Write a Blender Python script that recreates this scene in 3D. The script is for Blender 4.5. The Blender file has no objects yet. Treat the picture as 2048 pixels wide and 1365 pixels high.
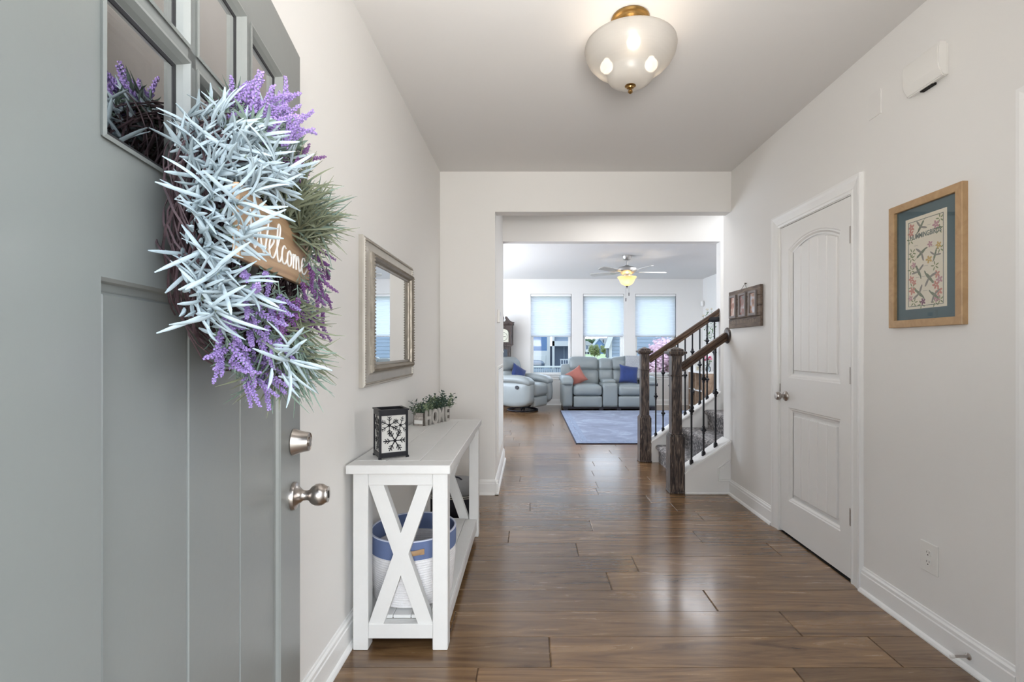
import bpy, bmesh, math, random
from mathutils import Vector, Matrix, Euler, Quaternion
from math import sin, cos, pi, radians, sqrt, atan2

random.seed(7)
SC = bpy.context.scene
COL = SC.collection

# ------------------------------------------------------------ camera, world, big lights, exposure
FPX, CX, CY, HC = 970.0, 1060.0, 696.0, 1.24      # focal length in px, principal point, eye height
cam = bpy.data.cameras.new('camera'); camo = bpy.data.objects.new('camera', cam); COL.objects.link(camo)
camo.location = (0, 0, HC); camo.rotation_euler = (pi / 2, 0, 0)
cam.sensor_width = 36.0; cam.lens = FPX * 36.0 / 2048
cam.shift_x = (1024 - CX) / 2048; cam.shift_y = (CY - 682.5) / 2048
cam.clip_start = 0.02; cam.clip_end = 400
SC.camera = camo

W = bpy.data.worlds.new('world'); SC.world = W; W.use_nodes = True
wn = W.node_tree; bgn = wn.nodes['Background']
tcw = wn.nodes.new('ShaderNodeTexCoord'); sep = wn.nodes.new('ShaderNodeSeparateXYZ')
rw = wn.nodes.new('ShaderNodeValToRGB')
wn.links.new(tcw.outputs['Generated'], sep.inputs[0]); wn.links.new(sep.outputs['Z'], rw.inputs[0])
wn.links.new(rw.outputs[0], bgn.inputs[0])
rw.color_ramp.elements[0].position = 0.0; rw.color_ramp.elements[0].color = (0.85, 0.92, 1.0, 1)
rw.color_ramp.elements[1].position = 0.7; rw.color_ramp.elements[1].color = (0.66, 0.82, 1.0, 1)
bgn.inputs[1].default_value = 0.95

def area(name, loc, rot, sx, sy, power, col):
    l = bpy.data.lights.new(name, 'AREA'); l.shape = 'RECTANGLE'; l.size = sx; l.size_y = sy
    l.energy = power; l.color = col
    o = bpy.data.objects.new(name, l); COL.objects.link(o); o.location = loc; o.rotation_euler = rot
    return o
area('doorway_daylight', (0.6, -4.6, 1.5), (radians(90), 0, radians(4)), 4.0, 2.4, 72, (1.0, 0.985, 0.96))
area('entry_upward_fill', (0.25, -0.15, 1.45), (radians(146), 0, radians(-32)), 0.9, 0.5, 21, (1.0, 0.98, 0.95)).data.spread = radians(140)  # added upward fill that brightens the entry ceiling and walls; no flash unit
area('side_room_fill', (3.6, 1.15, 1.5), (0, radians(90), 0), 1.5, 1.6, 10, (0.94, 0.97, 1.0))  # added fill shining out of the side room, which has no window
area('living_side_fill', (-3.7, 8.0, 1.5), (0, radians(-90), 0), 1.8, 3.4, 46, (0.74, 0.85, 1.0))  # added bluish fill for the living room; the left wall has no window
area('living_upward_fill', (-2.2, 7.6, 0.9), (radians(180), 0, 0), 1.6, 2.2, 34, (0.86, 0.92, 1.0))  # added upward fill, out of view, to lighten the living room ceiling
area('living_overhead_fill', (2.6, 7.4, 2.68), (0, 0, 0), 1.2, 1.2, 11, (0.95, 0.96, 1.0))  # added overhead fill for the living room; no such fixture is built
area('hall_overhead_fill', (0.9, 4.6, 2.68), (0, 0, 0), 0.5, 0.5, 1.5, (1.0, 0.97, 0.95))  # added overhead fill between the headers; no fixture hangs here
area('stair_area_light', (3.3, 4.75, 2.9), (0, radians(60), 0), 0.9, 0.8, 8, (0.9, 0.94, 1.0))  # area lamp high in the stairwell, aimed down the steps; no window built

vs = SC.view_settings
vs.view_transform = 'Standard'; vs.look = 'None'; vs.gamma = 1.0; vs.use_curve_mapping = False
vs.exposure = 2.1
SC.cycles.use_denoising = True
SC.cycles.max_bounces = 8; SC.cycles.diffuse_bounces = 5; SC.cycles.glossy_bounces = 4
SC.cycles.transmission_bounces = 6; SC.cycles.transparent_max_bounces = 12
SC.cycles.caustics_reflective = False; SC.cycles.caustics_refractive = False
SC.cycles.sample_clamp_indirect = 4.0

# ------------------------------------------------------------ object helpers
def tag(o, label=None, cat=None, group=None, kind=None):
    if label: o['label'] = label
    if cat: o['category'] = cat
    if group: o['group'] = group
    if kind: o['kind'] = kind
    return o

def thing(name, label, cat, loc=(0, 0, 0), rz=0.0, group=None, kind=None):
    o = bpy.data.objects.new(name, None); COL.objects.link(o)
    o.empty_display_size = 0.1; o.location = loc; o.rotation_euler = (0, 0, rz)
    return tag(o, label, cat, group, kind)

def link(name, me, parent=None, loc=(0, 0, 0), rot=None, scale=None):
    o = bpy.data.objects.new(name, me); COL.objects.link(o)
    if parent is not None: o.parent = parent
    o.location = loc
    if rot is not None:
        if isinstance(rot, Quaternion): rot = rot.to_euler()
        o.rotation_euler = rot
    if scale is not None: o.scale = scale
    return o

def mesh(name, bm, mats, smooth=False, angle=None):
    me = bpy.data.meshes.new(name)
    bmesh.ops.recalc_face_normals(bm, faces=bm.faces[:])
    if smooth:
        for f in bm.faces: f.smooth = True
        lim = radians(angle if angle else 40)
        for e in bm.edges:
            if len(e.link_faces) == 2 and e.calc_face_angle(0) > lim: e.smooth = False
    bm.to_mesh(me); bm.free()
    for m in (mats if isinstance(mats, (list, tuple)) else [mats]): me.materials.append(m)
    return me

def part(name, bm, mat, parent=None, smooth=False, loc=(0, 0, 0), rot=None, label=None, kind=None, angle=None):
    o = link(name, mesh(name, bm, mat, smooth, angle), parent, loc, rot)
    if label: o['label'] = label
    if kind: o['kind'] = kind
    return o

def B(): return bmesh.new()

def box(bm, x0, x1, y0, y1, z0, z1, bev=0.0, seg=1, M=None, mi=0):
    c = [(x0, y0, z0), (x1, y0, z0), (x1, y1, z0), (x0, y1, z0), (x0, y0, z1), (x1, y0, z1), (x1, y1, z1), (x0, y1, z1)]
    vsx = [bm.verts.new(p) for p in c]
    fs = [bm.faces.new([vsx[i] for i in f]) for f in ((0, 3, 2, 1), (4, 5, 6, 7), (0, 1, 5, 4), (1, 2, 6, 5), (2, 3, 7, 6), (3, 0, 4, 7))]
    for f in fs: f.material_index = mi
    nv = vsx
    if bev > 0:
        es = list({e for f in fs for e in f.edges})
        r = bmesh.ops.bevel(bm, geom=es, offset=bev, segments=seg, profile=0.5, affect='EDGES', clamp_overlap=True)
        nv = list({v for v in r['verts']} | {v for v in vsx if v.is_valid})
        for f in r['faces']: f.material_index = mi
    if M is not None:
        bmesh.ops.transform(bm, matrix=M, verts=[v for v in nv if v.is_valid])
    return nv

def frame_axes(d):
    d = Vector(d).normalized()
    up = Vector((0, 0, 1)) if abs(d.z) < 0.95 else Vector((1, 0, 0))
    a = d.cross(up).normalized(); b = d.cross(a).normalized()
    return a, b

def tube(bm, pts, r, n=8, cap=True, flat=None, mi=0):
    """tube through pts; r number or list; flat=(wa,wb) multipliers"""
    pts = [Vector(p) for p in pts]; rings = []
    a = b = None
    for i, p in enumerate(pts):
        d = (pts[min(i + 1, len(pts) - 1)] - pts[max(i - 1, 0)])
        if d.length < 1e-9: d = Vector((0, 0, 1))
        d.normalize()
        if a is None: a, b = frame_axes(d)
        else:
            a = (a - d * a.dot(d)).normalized(); b = d.cross(a).normalized()
        rr = r[i] if isinstance(r, (list, tuple)) else r
        fa, fb = flat if flat else (1, 1)
        rings.append([bm.verts.new(p + a * (rr * fa * cos(2 * pi * k / n)) + b * (rr * fb * sin(2 * pi * k / n))) for k in range(n)])
    for i in range(len(rings) - 1):
        for k in range(n):
            f = bm.faces.new((rings[i][k], rings[i][(k + 1) % n], rings[i + 1][(k + 1) % n], rings[i + 1][k])); f.material_index = mi
    if cap and n > 2:
        for rg in (rings[0][::-1], rings[-1]):
            f = bm.faces.new(rg); f.material_index = mi

def cyl(bm, p0, p1, r, r1=None, n=16, mi=0): tube(bm, [p0, p1], [r, r if r1 is None else r1], n, True, None, mi)

def lathe(bm, prof, n=32, M=None, mi=0, capends=True):
    """prof: list of (radius, z)"""
    rings = []
    for r, z in prof:
        if r < 1e-6: rings.append([bm.verts.new((0, 0, z))])
        else: rings.append([bm.verts.new((r * cos(2 * pi * k / n), r * sin(2 * pi * k / n), z)) for k in range(n)])
    for i in range(len(rings) - 1):
        A, C = rings[i], rings[i + 1]
        for k in range(n):
            if len(A) == 1 and len(C) == 1: continue
            if len(A) == 1: f = bm.faces.new((A[0], C[k], C[(k + 1) % n]))
            elif len(C) == 1: f = bm.faces.new((A[k], A[(k + 1) % n], C[0]))
            else: f = bm.faces.new((A[k], A[(k + 1) % n], C[(k + 1) % n], C[k]))
            f.material_index = mi
    if capends:
        if len(rings[0]) > 1: bm.faces.new(rings[0][::-1]).material_index = mi
        if len(rings[-1]) > 1: bm.faces.new(rings[-1]).material_index = mi
    if M is not None: bmesh.ops.transform(bm, matrix=M, verts=[v for rg in rings for v in rg])

def prism(bm, poly, h0, h1, axis='y', M=None, mi=0):
    """poly: 2D points; axis y -> (x,z) poly extruded along y; x -> (y,z) along x; z -> (x,y) along z"""
    def P(p, h):
        return {'y': (p[0], h, p[1]), 'x': (h, p[0], p[1]), 'z': (p[0], p[1], h)}[axis]
    a = [bm.verts.new(P(p, h0)) for p in poly]; b = [bm.verts.new(P(p, h1)) for p in poly]
    n = len(poly)
    fs = [bm.faces.new(a[::-1]), bm.faces.new(b)]
    for i in range(n): fs.append(bm.faces.new((a[i], a[(i + 1) % n], b[(i + 1) % n], b[i])))
    for f in fs: f.material_index = mi
    if M is not None: bmesh.ops.transform(bm, matrix=M, verts=a + b)
    return a + b

def ring(bm, x0, x1, z0, z1, prof, mi=0):
    """mitred frame in the x-z plane; prof: list of (inset, y)"""
    loops = []
    for ins, y in prof:
        loops.append([bm.verts.new((px, y, pz)) for px, pz in ((x0 + ins, z0 + ins), (x1 - ins, z0 + ins), (x1 - ins, z1 - ins), (x0 + ins, z1 - ins))])
    for i in range(len(loops) - 1):
        for k in range(4):
            f = bm.faces.new((loops[i][k], loops[i][(k + 1) % 4], loops[i + 1][(k + 1) % 4], loops[i + 1][k])); f.material_index = mi
    return loops

def puff(bm, x0, x1, y0, y1, z0, z1, r=0.05, puffs=(0, 0, 0), n=8, M=None, deform=None, mi=0):
    """rounded, slightly inflated box"""
    c = Vector(((x0 + x1) / 2, (y0 + y1) / 2, (z0 + z1) / 2)); h = Vector(((x1 - x0) / 2, (y1 - y0) / 2, (z1 - z0) / 2))
    r = min(r, h.x * .98, h.y * .98, h.z * .98)
    vd = {}
    def V(i, j, k):
        key = (i, j, k)
        if key in vd: return vd[key]
        def s(q):
            t = 2 * q / n - 1
            return math.copysign(abs(t) ** 0.8, t)
        u = Vector((s(i), s(j), s(k)))
        p = Vector((u.x * h.x, u.y * h.y, u.z * h.z))
        inner = Vector([max(-(h[a] - r), min(h[a] - r, p[a])) for a in range(3)])
        d = p - inner
        if d.length > 1e-9: p = inner + d.normalized() * r
        p.x += puffs[0] * u.x * (1 - u.y ** 2) * (1 - u.z ** 2)
        p.y += puffs[1] * u.y * (1 - u.x ** 2) * (1 - u.z ** 2)
        p.z += puffs[2] * u.z * (1 - u.x ** 2) * (1 - u.y ** 2)
        p = p + c
        if deform: p = Vector(deform(p, u))
        if M is not None: p = M @ p
        vd[key] = bm.verts.new(p); return vd[key]
    for a in range(n):
        for b in range(n):
            for q in ((V(a, b, 0), V(a, b + 1, 0), V(a + 1, b + 1, 0), V(a + 1, b, 0)), (V(a, b, n), V(a + 1, b, n), V(a + 1, b + 1, n), V(a, b + 1, n)),
                      (V(a, 0, b), V(a + 1, 0, b), V(a + 1, 0, b + 1), V(a, 0, b + 1)), (V(a, n, b), V(a, n, b + 1), V(a + 1, n, b + 1), V(a + 1, n, b)),
                      (V(0, a, b), V(0, a, b + 1), V(0, a + 1, b + 1), V(0, a + 1, b)), (V(n, a, b), V(n, a + 1, b), V(n, a + 1, b + 1), V(n, a, b + 1))):
                bm.faces.new(q).material_index = mi

def ball(bm, c, r, seg=12, rings=8, sc=(1, 1, 1), mi=0):
    c = Vector(c)
    pr = [(r * sin(pi * i / rings), -r * cos(pi * i / rings)) for i in range(rings + 1)]
    pr[0] = (0, -r); pr[-1] = (0, r)
    lathe(bm, pr, seg, Matrix.Translation(c) @ Matrix.Diagonal((sc[0], sc[1], sc[2], 1)), mi, False)

def crom(pts, k=6):
    pts = [Vector(p) for p in pts]; out = []
    for i in range(len(pts) - 1):
        p0 = pts[max(i - 1, 0)]; p1 = pts[i]; p2 = pts[i + 1]; p3 = pts[min(i + 2, len(pts) - 1)]
        for j in range(k):
            t = j / k
            out.append(0.5 * ((2 * p1) + (p2 - p0) * t + (2 * p0 - 5 * p1 + 4 * p2 - p3) * t * t + (3 * p1 - p0 - 3 * p2 + p3) * t ** 3))
    out.append(pts[-1]); return out

def text_bm(txt, size, extrude, offset=0.0, spacing=1.0, scx=1.0):
    cu = bpy.data.curves.new('txt', 'FONT'); cu.body = txt; cu.size = size; cu.extrude = extrude; cu.offset = offset
    cu.space_character = spacing; cu.align_x = 'CENTER'; cu.resolution_u = 3
    o = bpy.data.objects.new('txt', cu); COL.objects.link(o)
    dg = bpy.context.evaluated_depsgraph_get(); me = o.evaluated_get(dg).to_mesh()
    bm = bmesh.new(); bm.from_mesh(me); bpy.data.objects.remove(o); bpy.data.curves.remove(cu)
    # text x -> -x local, text y -> z, normal -> +y
    bmesh.ops.transform(bm, matrix=Matrix(((-scx, 0, 0, 0), (0, 0, 1, 0), (0, 1, 0, 0), (0, 0, 0, 1))), verts=bm.verts[:])
    return bm

def copy_tree(o, parent=None):
    c = o.copy(); COL.objects.link(c)
    c.parent = parent
    for ch in [x for x in bpy.data.objects if x.parent == o]: copy_tree(ch, c)
    return c

# ------------------------------------------------------------ materials
def nmat(name):
    m = bpy.data.materials.new(name); m.use_nodes = True
    nt = m.node_tree; return m, nt, nt.nodes['Principled BSDF']

def N(nt, t, **kw):
    n = nt.nodes.new(t)
    for k, v in kw.items():
        if k in n.inputs: n.inputs[k].default_value = v
        else: setattr(n, k, v)
    return n

def c4(c): return (c[0], c[1], c[2], 1)

def plain(name, col, rough=0.5, metal=0.0, var=0.06, vscale=8.0, bump=0.0, bscale=200.0, spec=None, coat=0, sheen=0, sss=0, trans=0):
    m, nt, p = nmat(name)
    p.inputs['Roughness'].default_value = rough; p.inputs['Metallic'].default_value = metal
    if spec is not None: p.inputs['Specular IOR Level'].default_value = spec
    if coat: p.inputs['Coat Weight'].default_value = coat
    if sheen: p.inputs['Sheen Weight'].default_value = sheen
    tc = N(nt, 'ShaderNodeTexCoord'); no = N(nt, 'ShaderNodeTexNoise'); no.inputs['Scale'].default_value = vscale
    nt.links.new(tc.outputs['Object'], no.inputs['Vector'])
    mx = N(nt, 'ShaderNodeMix', data_type='RGBA')
    mx.inputs['A'].default_value = c4([x * (1 - var) for x in col]); mx.inputs['B'].default_value = c4([min(1, x * (1 + var)) for x in col])
    nt.links.new(no.outputs['Fac'], mx.inputs['Factor']); nt.links.new(mx.outputs['Result'], p.inputs['Base Color'])
    if bump:
        n2 = N(nt, 'ShaderNodeTexNoise'); n2.inputs['Scale'].default_value = bscale; n2.inputs['Detail'].default_value = 3
        nt.links.new(tc.outputs['Object'], n2.inputs['Vector'])
        bp = N(nt, 'ShaderNodeBump'); bp.inputs['Strength'].default_value = bump; bp.inputs['Distance'].default_value = 0.004
        nt.links.new(n2.outputs['Fac'], bp.inputs['Height']); nt.links.new(bp.outputs['Normal'], p.inputs['Normal'])
    if trans:
        tr = N(nt, 'ShaderNodeBsdfTranslucent'); nt.links.new(mx.outputs['Result'], tr.inputs['Color'])
        ms = N(nt, 'ShaderNodeMixShader'); ms.inputs[0].default_value = trans
        nt.links.new(p.outputs[0], ms.inputs[1]); nt.links.new(tr.outputs[0], ms.inputs[2])
        nt.links.new(ms.outputs[0], nt.nodes['Material Output'].inputs['Surface'])
    return m

def wood(name, stops, scale=(1, 12, 12), rough=0.4, coords='Object', detail=6, dist=1.2, bump=0.15, rand=0.0, rvar=0.12, per=0.25, coat=0.0, nscale=3.0):
    """stops: [(pos,color)...]; grain stretched by scale"""
    m, nt, p = nmat(name)
    tc = N(nt, 'ShaderNodeTexCoord'); oi = N(nt, 'ShaderNodeObjectInfo')
    if coords == 'World':
        ge = N(nt, 'ShaderNodeNewGeometry'); src = ge.outputs['Position']
    else: src = tc.outputs['Object']
    off = N(nt, 'ShaderNodeVectorMath', operation='MULTIPLY_ADD')
    cb = N(nt, 'ShaderNodeCombineXYZ')
    for i in range(3): nt.links.new(oi.outputs['Random'], cb.inputs[i])
    off.inputs[1].default_value = (37.0 * rand, 53.0 * rand, 19.0 * rand)
    nt.links.new(cb.outputs[0], off.inputs[0]); nt.links.new(src, off.inputs[2])
    mp = N(nt, 'ShaderNodeVectorMath', operation='MULTIPLY'); mp.inputs[1].default_value = scale
    nt.links.new(off.outputs[0], mp.inputs[0])
    n1 = N(nt, 'ShaderNodeTexNoise'); n1.inputs['Scale'].default_value = nscale; n1.inputs['Detail'].default_value = detail; n1.inputs['Roughness'].default_value = 0.62; n1.inputs['Distortion'].default_value = dist
    nt.links.new(mp.outputs[0], n1.inputs['Vector'])
    cr = N(nt, 'ShaderNodeValToRGB'); els = cr.color_ramp.elements
    els[0].position = stops[0][0]; els[0].color = c4(stops[0][1]); els[1].position = stops[-1][0]; els[1].color = c4(stops[-1][1])
    for ps, cc in stops[1:-1]:
        e = els.new(ps); e.color = c4(cc)
    nt.links.new(n1.outputs['Fac'], cr.inputs[0])
    hs = N(nt, 'ShaderNodeHueSaturation')
    mr = N(nt, 'ShaderNodeMapRange'); mr.inputs['To Min'].default_value = 1 - per; mr.inputs['To Max'].default_value = 1 + per
    nt.links.new(oi.outputs['Random'], mr.inputs['Value']); nt.links.new(mr.outputs[0], hs.inputs['Value'])
    nt.links.new(cr.outputs[0], hs.inputs['Color']); nt.links.new(hs.outputs[0], p.inputs['Base Color'])
    rr = N(nt, 'ShaderNodeMapRange'); rr.inputs['To Min'].default_value = rough - rvar; rr.inputs['To Max'].default_value = rough + rvar
    nt.links.new(n1.outputs['Fac'], rr.inputs['Value']); nt.links.new(rr.outputs[0], p.inputs['Roughness'])
    if coat: p.inputs['Coat Weight'].default_value = coat; p.inputs['Coat Roughness'].default_value = 0.15
    if bump:
        bp = N(nt, 'ShaderNodeBump'); bp.inputs['Strength'].default_value = bump; bp.inputs['Distance'].default_value = 0.003
        nt.links.new(n1.outputs['Fac'], bp.inputs['Height']); nt.links.new(bp.outputs['Normal'], p.inputs['Normal'])
    return m

def emit(name, col, s):
    m, nt, p = nmat(name)
    p.inputs['Base Color'].default_value = c4(col); p.inputs['Emission Color'].default_value = c4(col); p.inputs['Emission Strength'].default_value = s
    return m

def pane_glass(name, tint=(1, 1, 1), rough=0.0, refl=1.0):
    m, nt, p = nmat(name); nt.nodes.remove(p)
    tr = N(nt, 'ShaderNodeBsdfTransparent'); tr.inputs['Color'].default_value = c4(tint)
    gl = N(nt, 'ShaderNodeBsdfGlossy'); gl.inputs['Roughness'].default_value = rough
    fr = N(nt, 'ShaderNodeFresnel'); fr.inputs['IOR'].default_value = 1.5
    mu = N(nt, 'ShaderNodeMath', operation='MULTIPLY'); mu.inputs[1].default_value = refl
    nt.links.new(fr.outputs[0], mu.inputs[0])
    ms = N(nt, 'ShaderNodeMixShader'); nt.links.new(mu.outputs[0], ms.inputs[0]); nt.links.new(tr.outputs[0], ms.inputs[1]); nt.links.new(gl.outputs[0], ms.inputs[2])
    nt.links.new(ms.outputs[0], nt.nodes['Material Output'].inputs['Surface'])
    return m

def shade_mat(name, col, through=0.5, rough=0.6, clear=0.0):
    m, nt, p = nmat(name)
    p.inputs['Base Color'].default_value = c4(col); p.inputs['Roughness'].default_value = rough
    tc = N(nt, 'ShaderNodeTexCoord'); wv = N(nt, 'ShaderNodeTexNoise'); wv.inputs['Scale'].default_value = 40
    mp = N(nt, 'ShaderNodeVectorMath', operation='MULTIPLY'); mp.inputs[1].default_value = (0.3, 0.3, 6)
    nt.links.new(tc.outputs['Object'], mp.inputs[0]); nt.links.new(mp.outputs[0], wv.inputs['Vector'])
    mx = N(nt, 'ShaderNodeMix', data_type='RGBA'); mx.inputs['A'].default_value = c4([x * .93 for x in col]); mx.inputs['B'].default_value = c4(col)
    nt.links.new(wv.outputs['Fac'], mx.inputs['Factor']); nt.links.new(mx.outputs['Result'], p.inputs['Base Color'])
    tr = N(nt, 'ShaderNodeBsdfTranslucent'); nt.links.new(mx.outputs['Result'], tr.inputs['Color'])
    ms = N(nt, 'ShaderNodeMixShader'); ms.inputs[0].default_value = through
    nt.links.new(p.outputs[0], ms.inputs[1]); nt.links.new(tr.outputs[0], ms.inputs[2])
    last = ms.outputs[0]
    if clear:
        tp = N(nt, 'ShaderNodeBsdfTransparent'); m2 = N(nt, 'ShaderNodeMixShader'); m2.inputs[0].default_value = clear
        nt.links.new(last, m2.inputs[1]); nt.links.new(tp.outputs[0], m2.inputs[2]); last = m2.outputs[0]
    nt.links.new(last, nt.nodes['Material Output'].inputs['Surface'])
    return m

def speckle(name, stops, scale, rough=0.95, bump=0.8, sheen=0.3, dist=0.01):
    m, nt, p = nmat(name)
    p.inputs['Roughness'].default_value = rough; p.inputs['Sheen Weight'].default_value = sheen
    tc = N(nt, 'ShaderNodeTexCoord'); n1 = N(nt, 'ShaderNodeTexNoise'); n1.inputs['Scale'].default_value = scale; n1.inputs['Detail'].default_value = 2; n1.inputs['Roughness'].default_value = .7
    nt.links.new(tc.outputs['Object'], n1.inputs['Vector'])
    cr = N(nt, 'ShaderNodeValToRGB'); els = cr.color_ramp.elements
    els[0].position = stops[0][0]; els[0].color = c4(stops[0][1]); els[1].position = stops[-1][0]; els[1].color = c4(stops[-1][1])
    for ps, cc in stops[1:-1]:
        e = els.new(ps); e.color = c4(cc)
    nt.links.new(n1.outputs['Fac'], cr.inputs[0]); nt.links.new(cr.outputs[0], p.inputs['Base Color'])
    bp = N(nt, 'ShaderNodeBump'); bp.inputs['Strength'].default_value = bump; bp.inputs['Distance'].default_value = dist
    nt.links.new(n1.outputs['Fac'], bp.inputs['Height']); nt.links.new(bp.outputs['Normal'], p.inputs['Normal'])
    return m

WALL = plain('wall_paint', (0.80, 0.785, 0.76), 0.7, var=0.012, vscale=1.5, bump=0.05, bscale=350)
CEIL = plain('ceiling_paint', (0.70, 0.685, 0.67), 0.9, var=0.012, vscale=1.2, bump=0.06, bscale=300)
TRIM = plain('trim_paint', (0.86, 0.855, 0.84), 0.32, var=0.01, vscale=3)
DOORW = plain('white_door_paint', (0.84, 0.83, 0.81), 0.35, var=0.012, vscale=3)
SAGE = plain('grey_green_door_paint', (0.225, 0.236, 0.226), 0.30, var=0.05, vscale=2.5, bump=0.04, bscale=60)
TABLEP = plain('distressed_white_paint', (0.72, 0.72, 0.71), 0.5, var=0.03, vscale=20, bump=0.1, bscale=60)
NICKEL = plain('satin_nickel', (0.46, 0.42, 0.39), 0.28, 1.0, var=0.05)
BRASS = plain('antique_brass', (0.36, 0.22, 0.08), 0.3, 1.0, var=0.1)
BLACKM = plain('black_iron', (0.012, 0.012, 0.016), 0.38, 0.4, var=0.2)
PLAST = plain('white_plastic', (0.80, 0.785, 0.75), 0.4, var=0.01)
DARK = plain('dark_gap', (0.01, 0.008, 0.007), 0.9)
PLATE = plain('painted_plate', (0.79, 0.775, 0.75), 0.6, var=0.01)
FLOORW = wood('walnut_planks', [(0.22, (0.062, 0.032, 0.015)), (0.40, (0.145, 0.078, 0.036)), (0.55, (0.215, 0.122, 0.056)), (0.70, (0.275, 0.163, 0.078)), (0.88, (0.33, 0.205, 0.105))],
              scale=(0.5, 5.0, 5.0), rough=0.26, coords='World', rand=1.0, per=0.22, bump=0.03, rvar=0.05, dist=2.2, coat=0.5, nscale=2.2)
NEWELW = wood('stained_oak', [(0.36, (0.010, 0.009, 0.013)), (0.46, (0.04, 0.03, 0.03)), (0.56, (0.12, 0.09, 0.075)), (0.68, (0.30, 0.24, 0.19))], scale=(16, 16, 1.6), rough=0.33, rand=1.0, per=0.08, dist=2.0, bump=0.2)
RAILW = wood('stained_rail', [(0.3, (0.022, 0.014, 0.010)), (0.5, (0.075, 0.04, 0.024)), (0.66, (0.17, 0.10, 0.055)), (0.8, (0.30, 0.2, 0.12))], scale=(0.9, 14, 14), rough=0.3, rand=1.0, per=0.05, dist=1.2)
CARPET = speckle('stair_carpet', [(0.38, (0.015, 0.013, 0.014)), (0.5, (0.085, 0.072, 0.07)), (0.62, (0.36, 0.33, 0.32))], 34, bump=1.0)
GREYP = plain('grey_leather', (0.25, 0.285, 0.295), 0.36, var=0.05, vscale=5, bump=0.12, bscale=120)
# ------------------------------------------------------------ structure
XL, XR, ZC = -0.76, 1.70, 2.73
YD, YD2 = 4.10, 4.22          # first header wall
YH, YH2 = 5.245, 5.36         # second header wall
XO = -0.295                   # left side of the openings
ZH = 2.39                     # header underside
YF = 10.5                     # living room far wall
XLR = 3.745                   # living room right wall

def struct(name, bm, mat, label, cat, parent=None):
    o = part(name, bm, mat, parent)
    return tag(o, label, cat, kind='structure')

b = B(); box(b, XL - .12, XL, -0.3 + .6, YD2, 0, ZC); struct('wall_left', b, WALL, 'off-white hallway wall on the left carrying the silver framed mirror', 'wall')
b = B()
# right wall with closet doorway (2.56-3.295) and a cased opening nearer the camera (0.62-1.60)
DY0, DY1, DZ = 2.56, 3.295, 2.05
OY0, OY1, OZ = 0.62, 1.595, 2.05
box(b, XR, XR + .12, 0.42, OY0, 0, ZC); box(b, XR, XR + .12, OY1, DY0 - .005, 0, ZC); box(b, XR, XR + .12, DY1 + .005, 4.26, 0, ZC)
box(b, XR, XR + .12, OY0, OY1, OZ, ZC); box(b, XR, XR + .12, DY0 - .005, DY1 + .005, DZ + .005, ZC)
struct('wall_right', b, WALL, 'off-white hallway wall on the right around the closet door', 'wall')
b = B(); box(b, XR + .30, XR + .34, 2.4, 3.45, 0, ZC); struct('wall_closet_back', b, WALL, 'closet back wall hidden behind the white closet door', 'wall')
# front wall with the entry doorway
b = B(); box(b, XL - .12, -.48, .30, .42, 0, ZC); box(b, .48, XR + .12, .30, .42, 0, ZC); box(b, -.48, .48, .30, .42, 2.07, ZC)
struct('wall_front', b, WALL, 'entry wall around the open front doorway behind the camera view', 'wall')
b = B(); box(b, XL, XO, YD, YH2, 0, ZC); box(b, XO, XR, YD, YD2, ZH, ZC)
struct('wall_first_header', b, WALL, 'white wall and header framing the first opening past the table', 'wall')
b = B(); box(b, XO, 2.06, YH, YH2, ZH, ZC); box(b, 2.06, 5.2, YH, YH2, 0, 4.2)
struct('wall_second_header', b, WALL, 'white header and wall framing the opening to the living room', 'wall')
b = B(); box(b, XR + .12, 5.2, 4.16, 4.26, 0, 4.2); struct('wall_stair_side', b, WALL, 'white wall alongside the stairs behind the closet', 'wall')
b = B(); box(b, 5.2, 5.32, 4.14, YH2, 0, 4.2); struct('wall_stair_end', b, WALL, 'white wall at the end of the stair flight', 'wall')
# living room far wall with three window holes
WX = [(0.012, 0.90), (1.147, 2.035), (2.278, 3.166)]
WZ0, WZ1 = 0.635, 2.405
b = B()
xs = [-4.0, WX[0][0], WX[0][1], WX[1][0], WX[1][1], WX[2][0], WX[2][1], XLR + .12]
for i in range(0, 8, 2): box(b, xs[i], xs[i + 1], YF, YF + .14, 0, ZC)
for w in WX: box(b, w[0], w[1], YF, YF + .14, 0, WZ0); box(b, w[0], w[1], YF, YF + .14, WZ1, ZC)
struct('wall_far', b, WALL, 'pale far living room wall holding three tall windows', 'wall')
b = B(); box(b, XLR, XLR + .12, YH2, YF, 0, ZC); struct('wall_living_right', b, WALL, 'living room wall on the right beyond the stairs', 'wall')
b = B(); box(b, -4.12, -4.0, YH2 - .1, YF, 0, ZC); struct('wall_living_left', b, WALL, 'living room wall on the left, out of view', 'wall')
b = B(); box(b, -4.0, XL - .0, YH2 - .12, YH2, 0, ZC); struct('wall_living_near', b, WALL, 'living room wall backing onto the hallway', 'wall')
b = B(); box(b, XL - .12, XR + .12, .30, YD, ZC, ZC + .1); struct('ceiling', b, CEIL, 'flat pale grey ceiling over the entry hall', 'ceiling')
b = B(); box(b, XL - .12, 2.06, YD, YH2, ZC, ZC + .1); box(b, -4.12, XLR + .12, YH2, YF + .14, ZC, ZC + .1)
struct('ceiling_living', b, CEIL, 'flat pale ceiling over the living room with the fan', 'ceiling')
b = B(); box(b, 2.06, 5.3, 4.14, YH2, 4.2, 4.3); box(b, 2.06, 2.16, 4.2, YH2, ZC, 4.2); struct('ceiling_stair', b, CEIL, 'high ceiling above the stair flight', 'ceiling')
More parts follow.
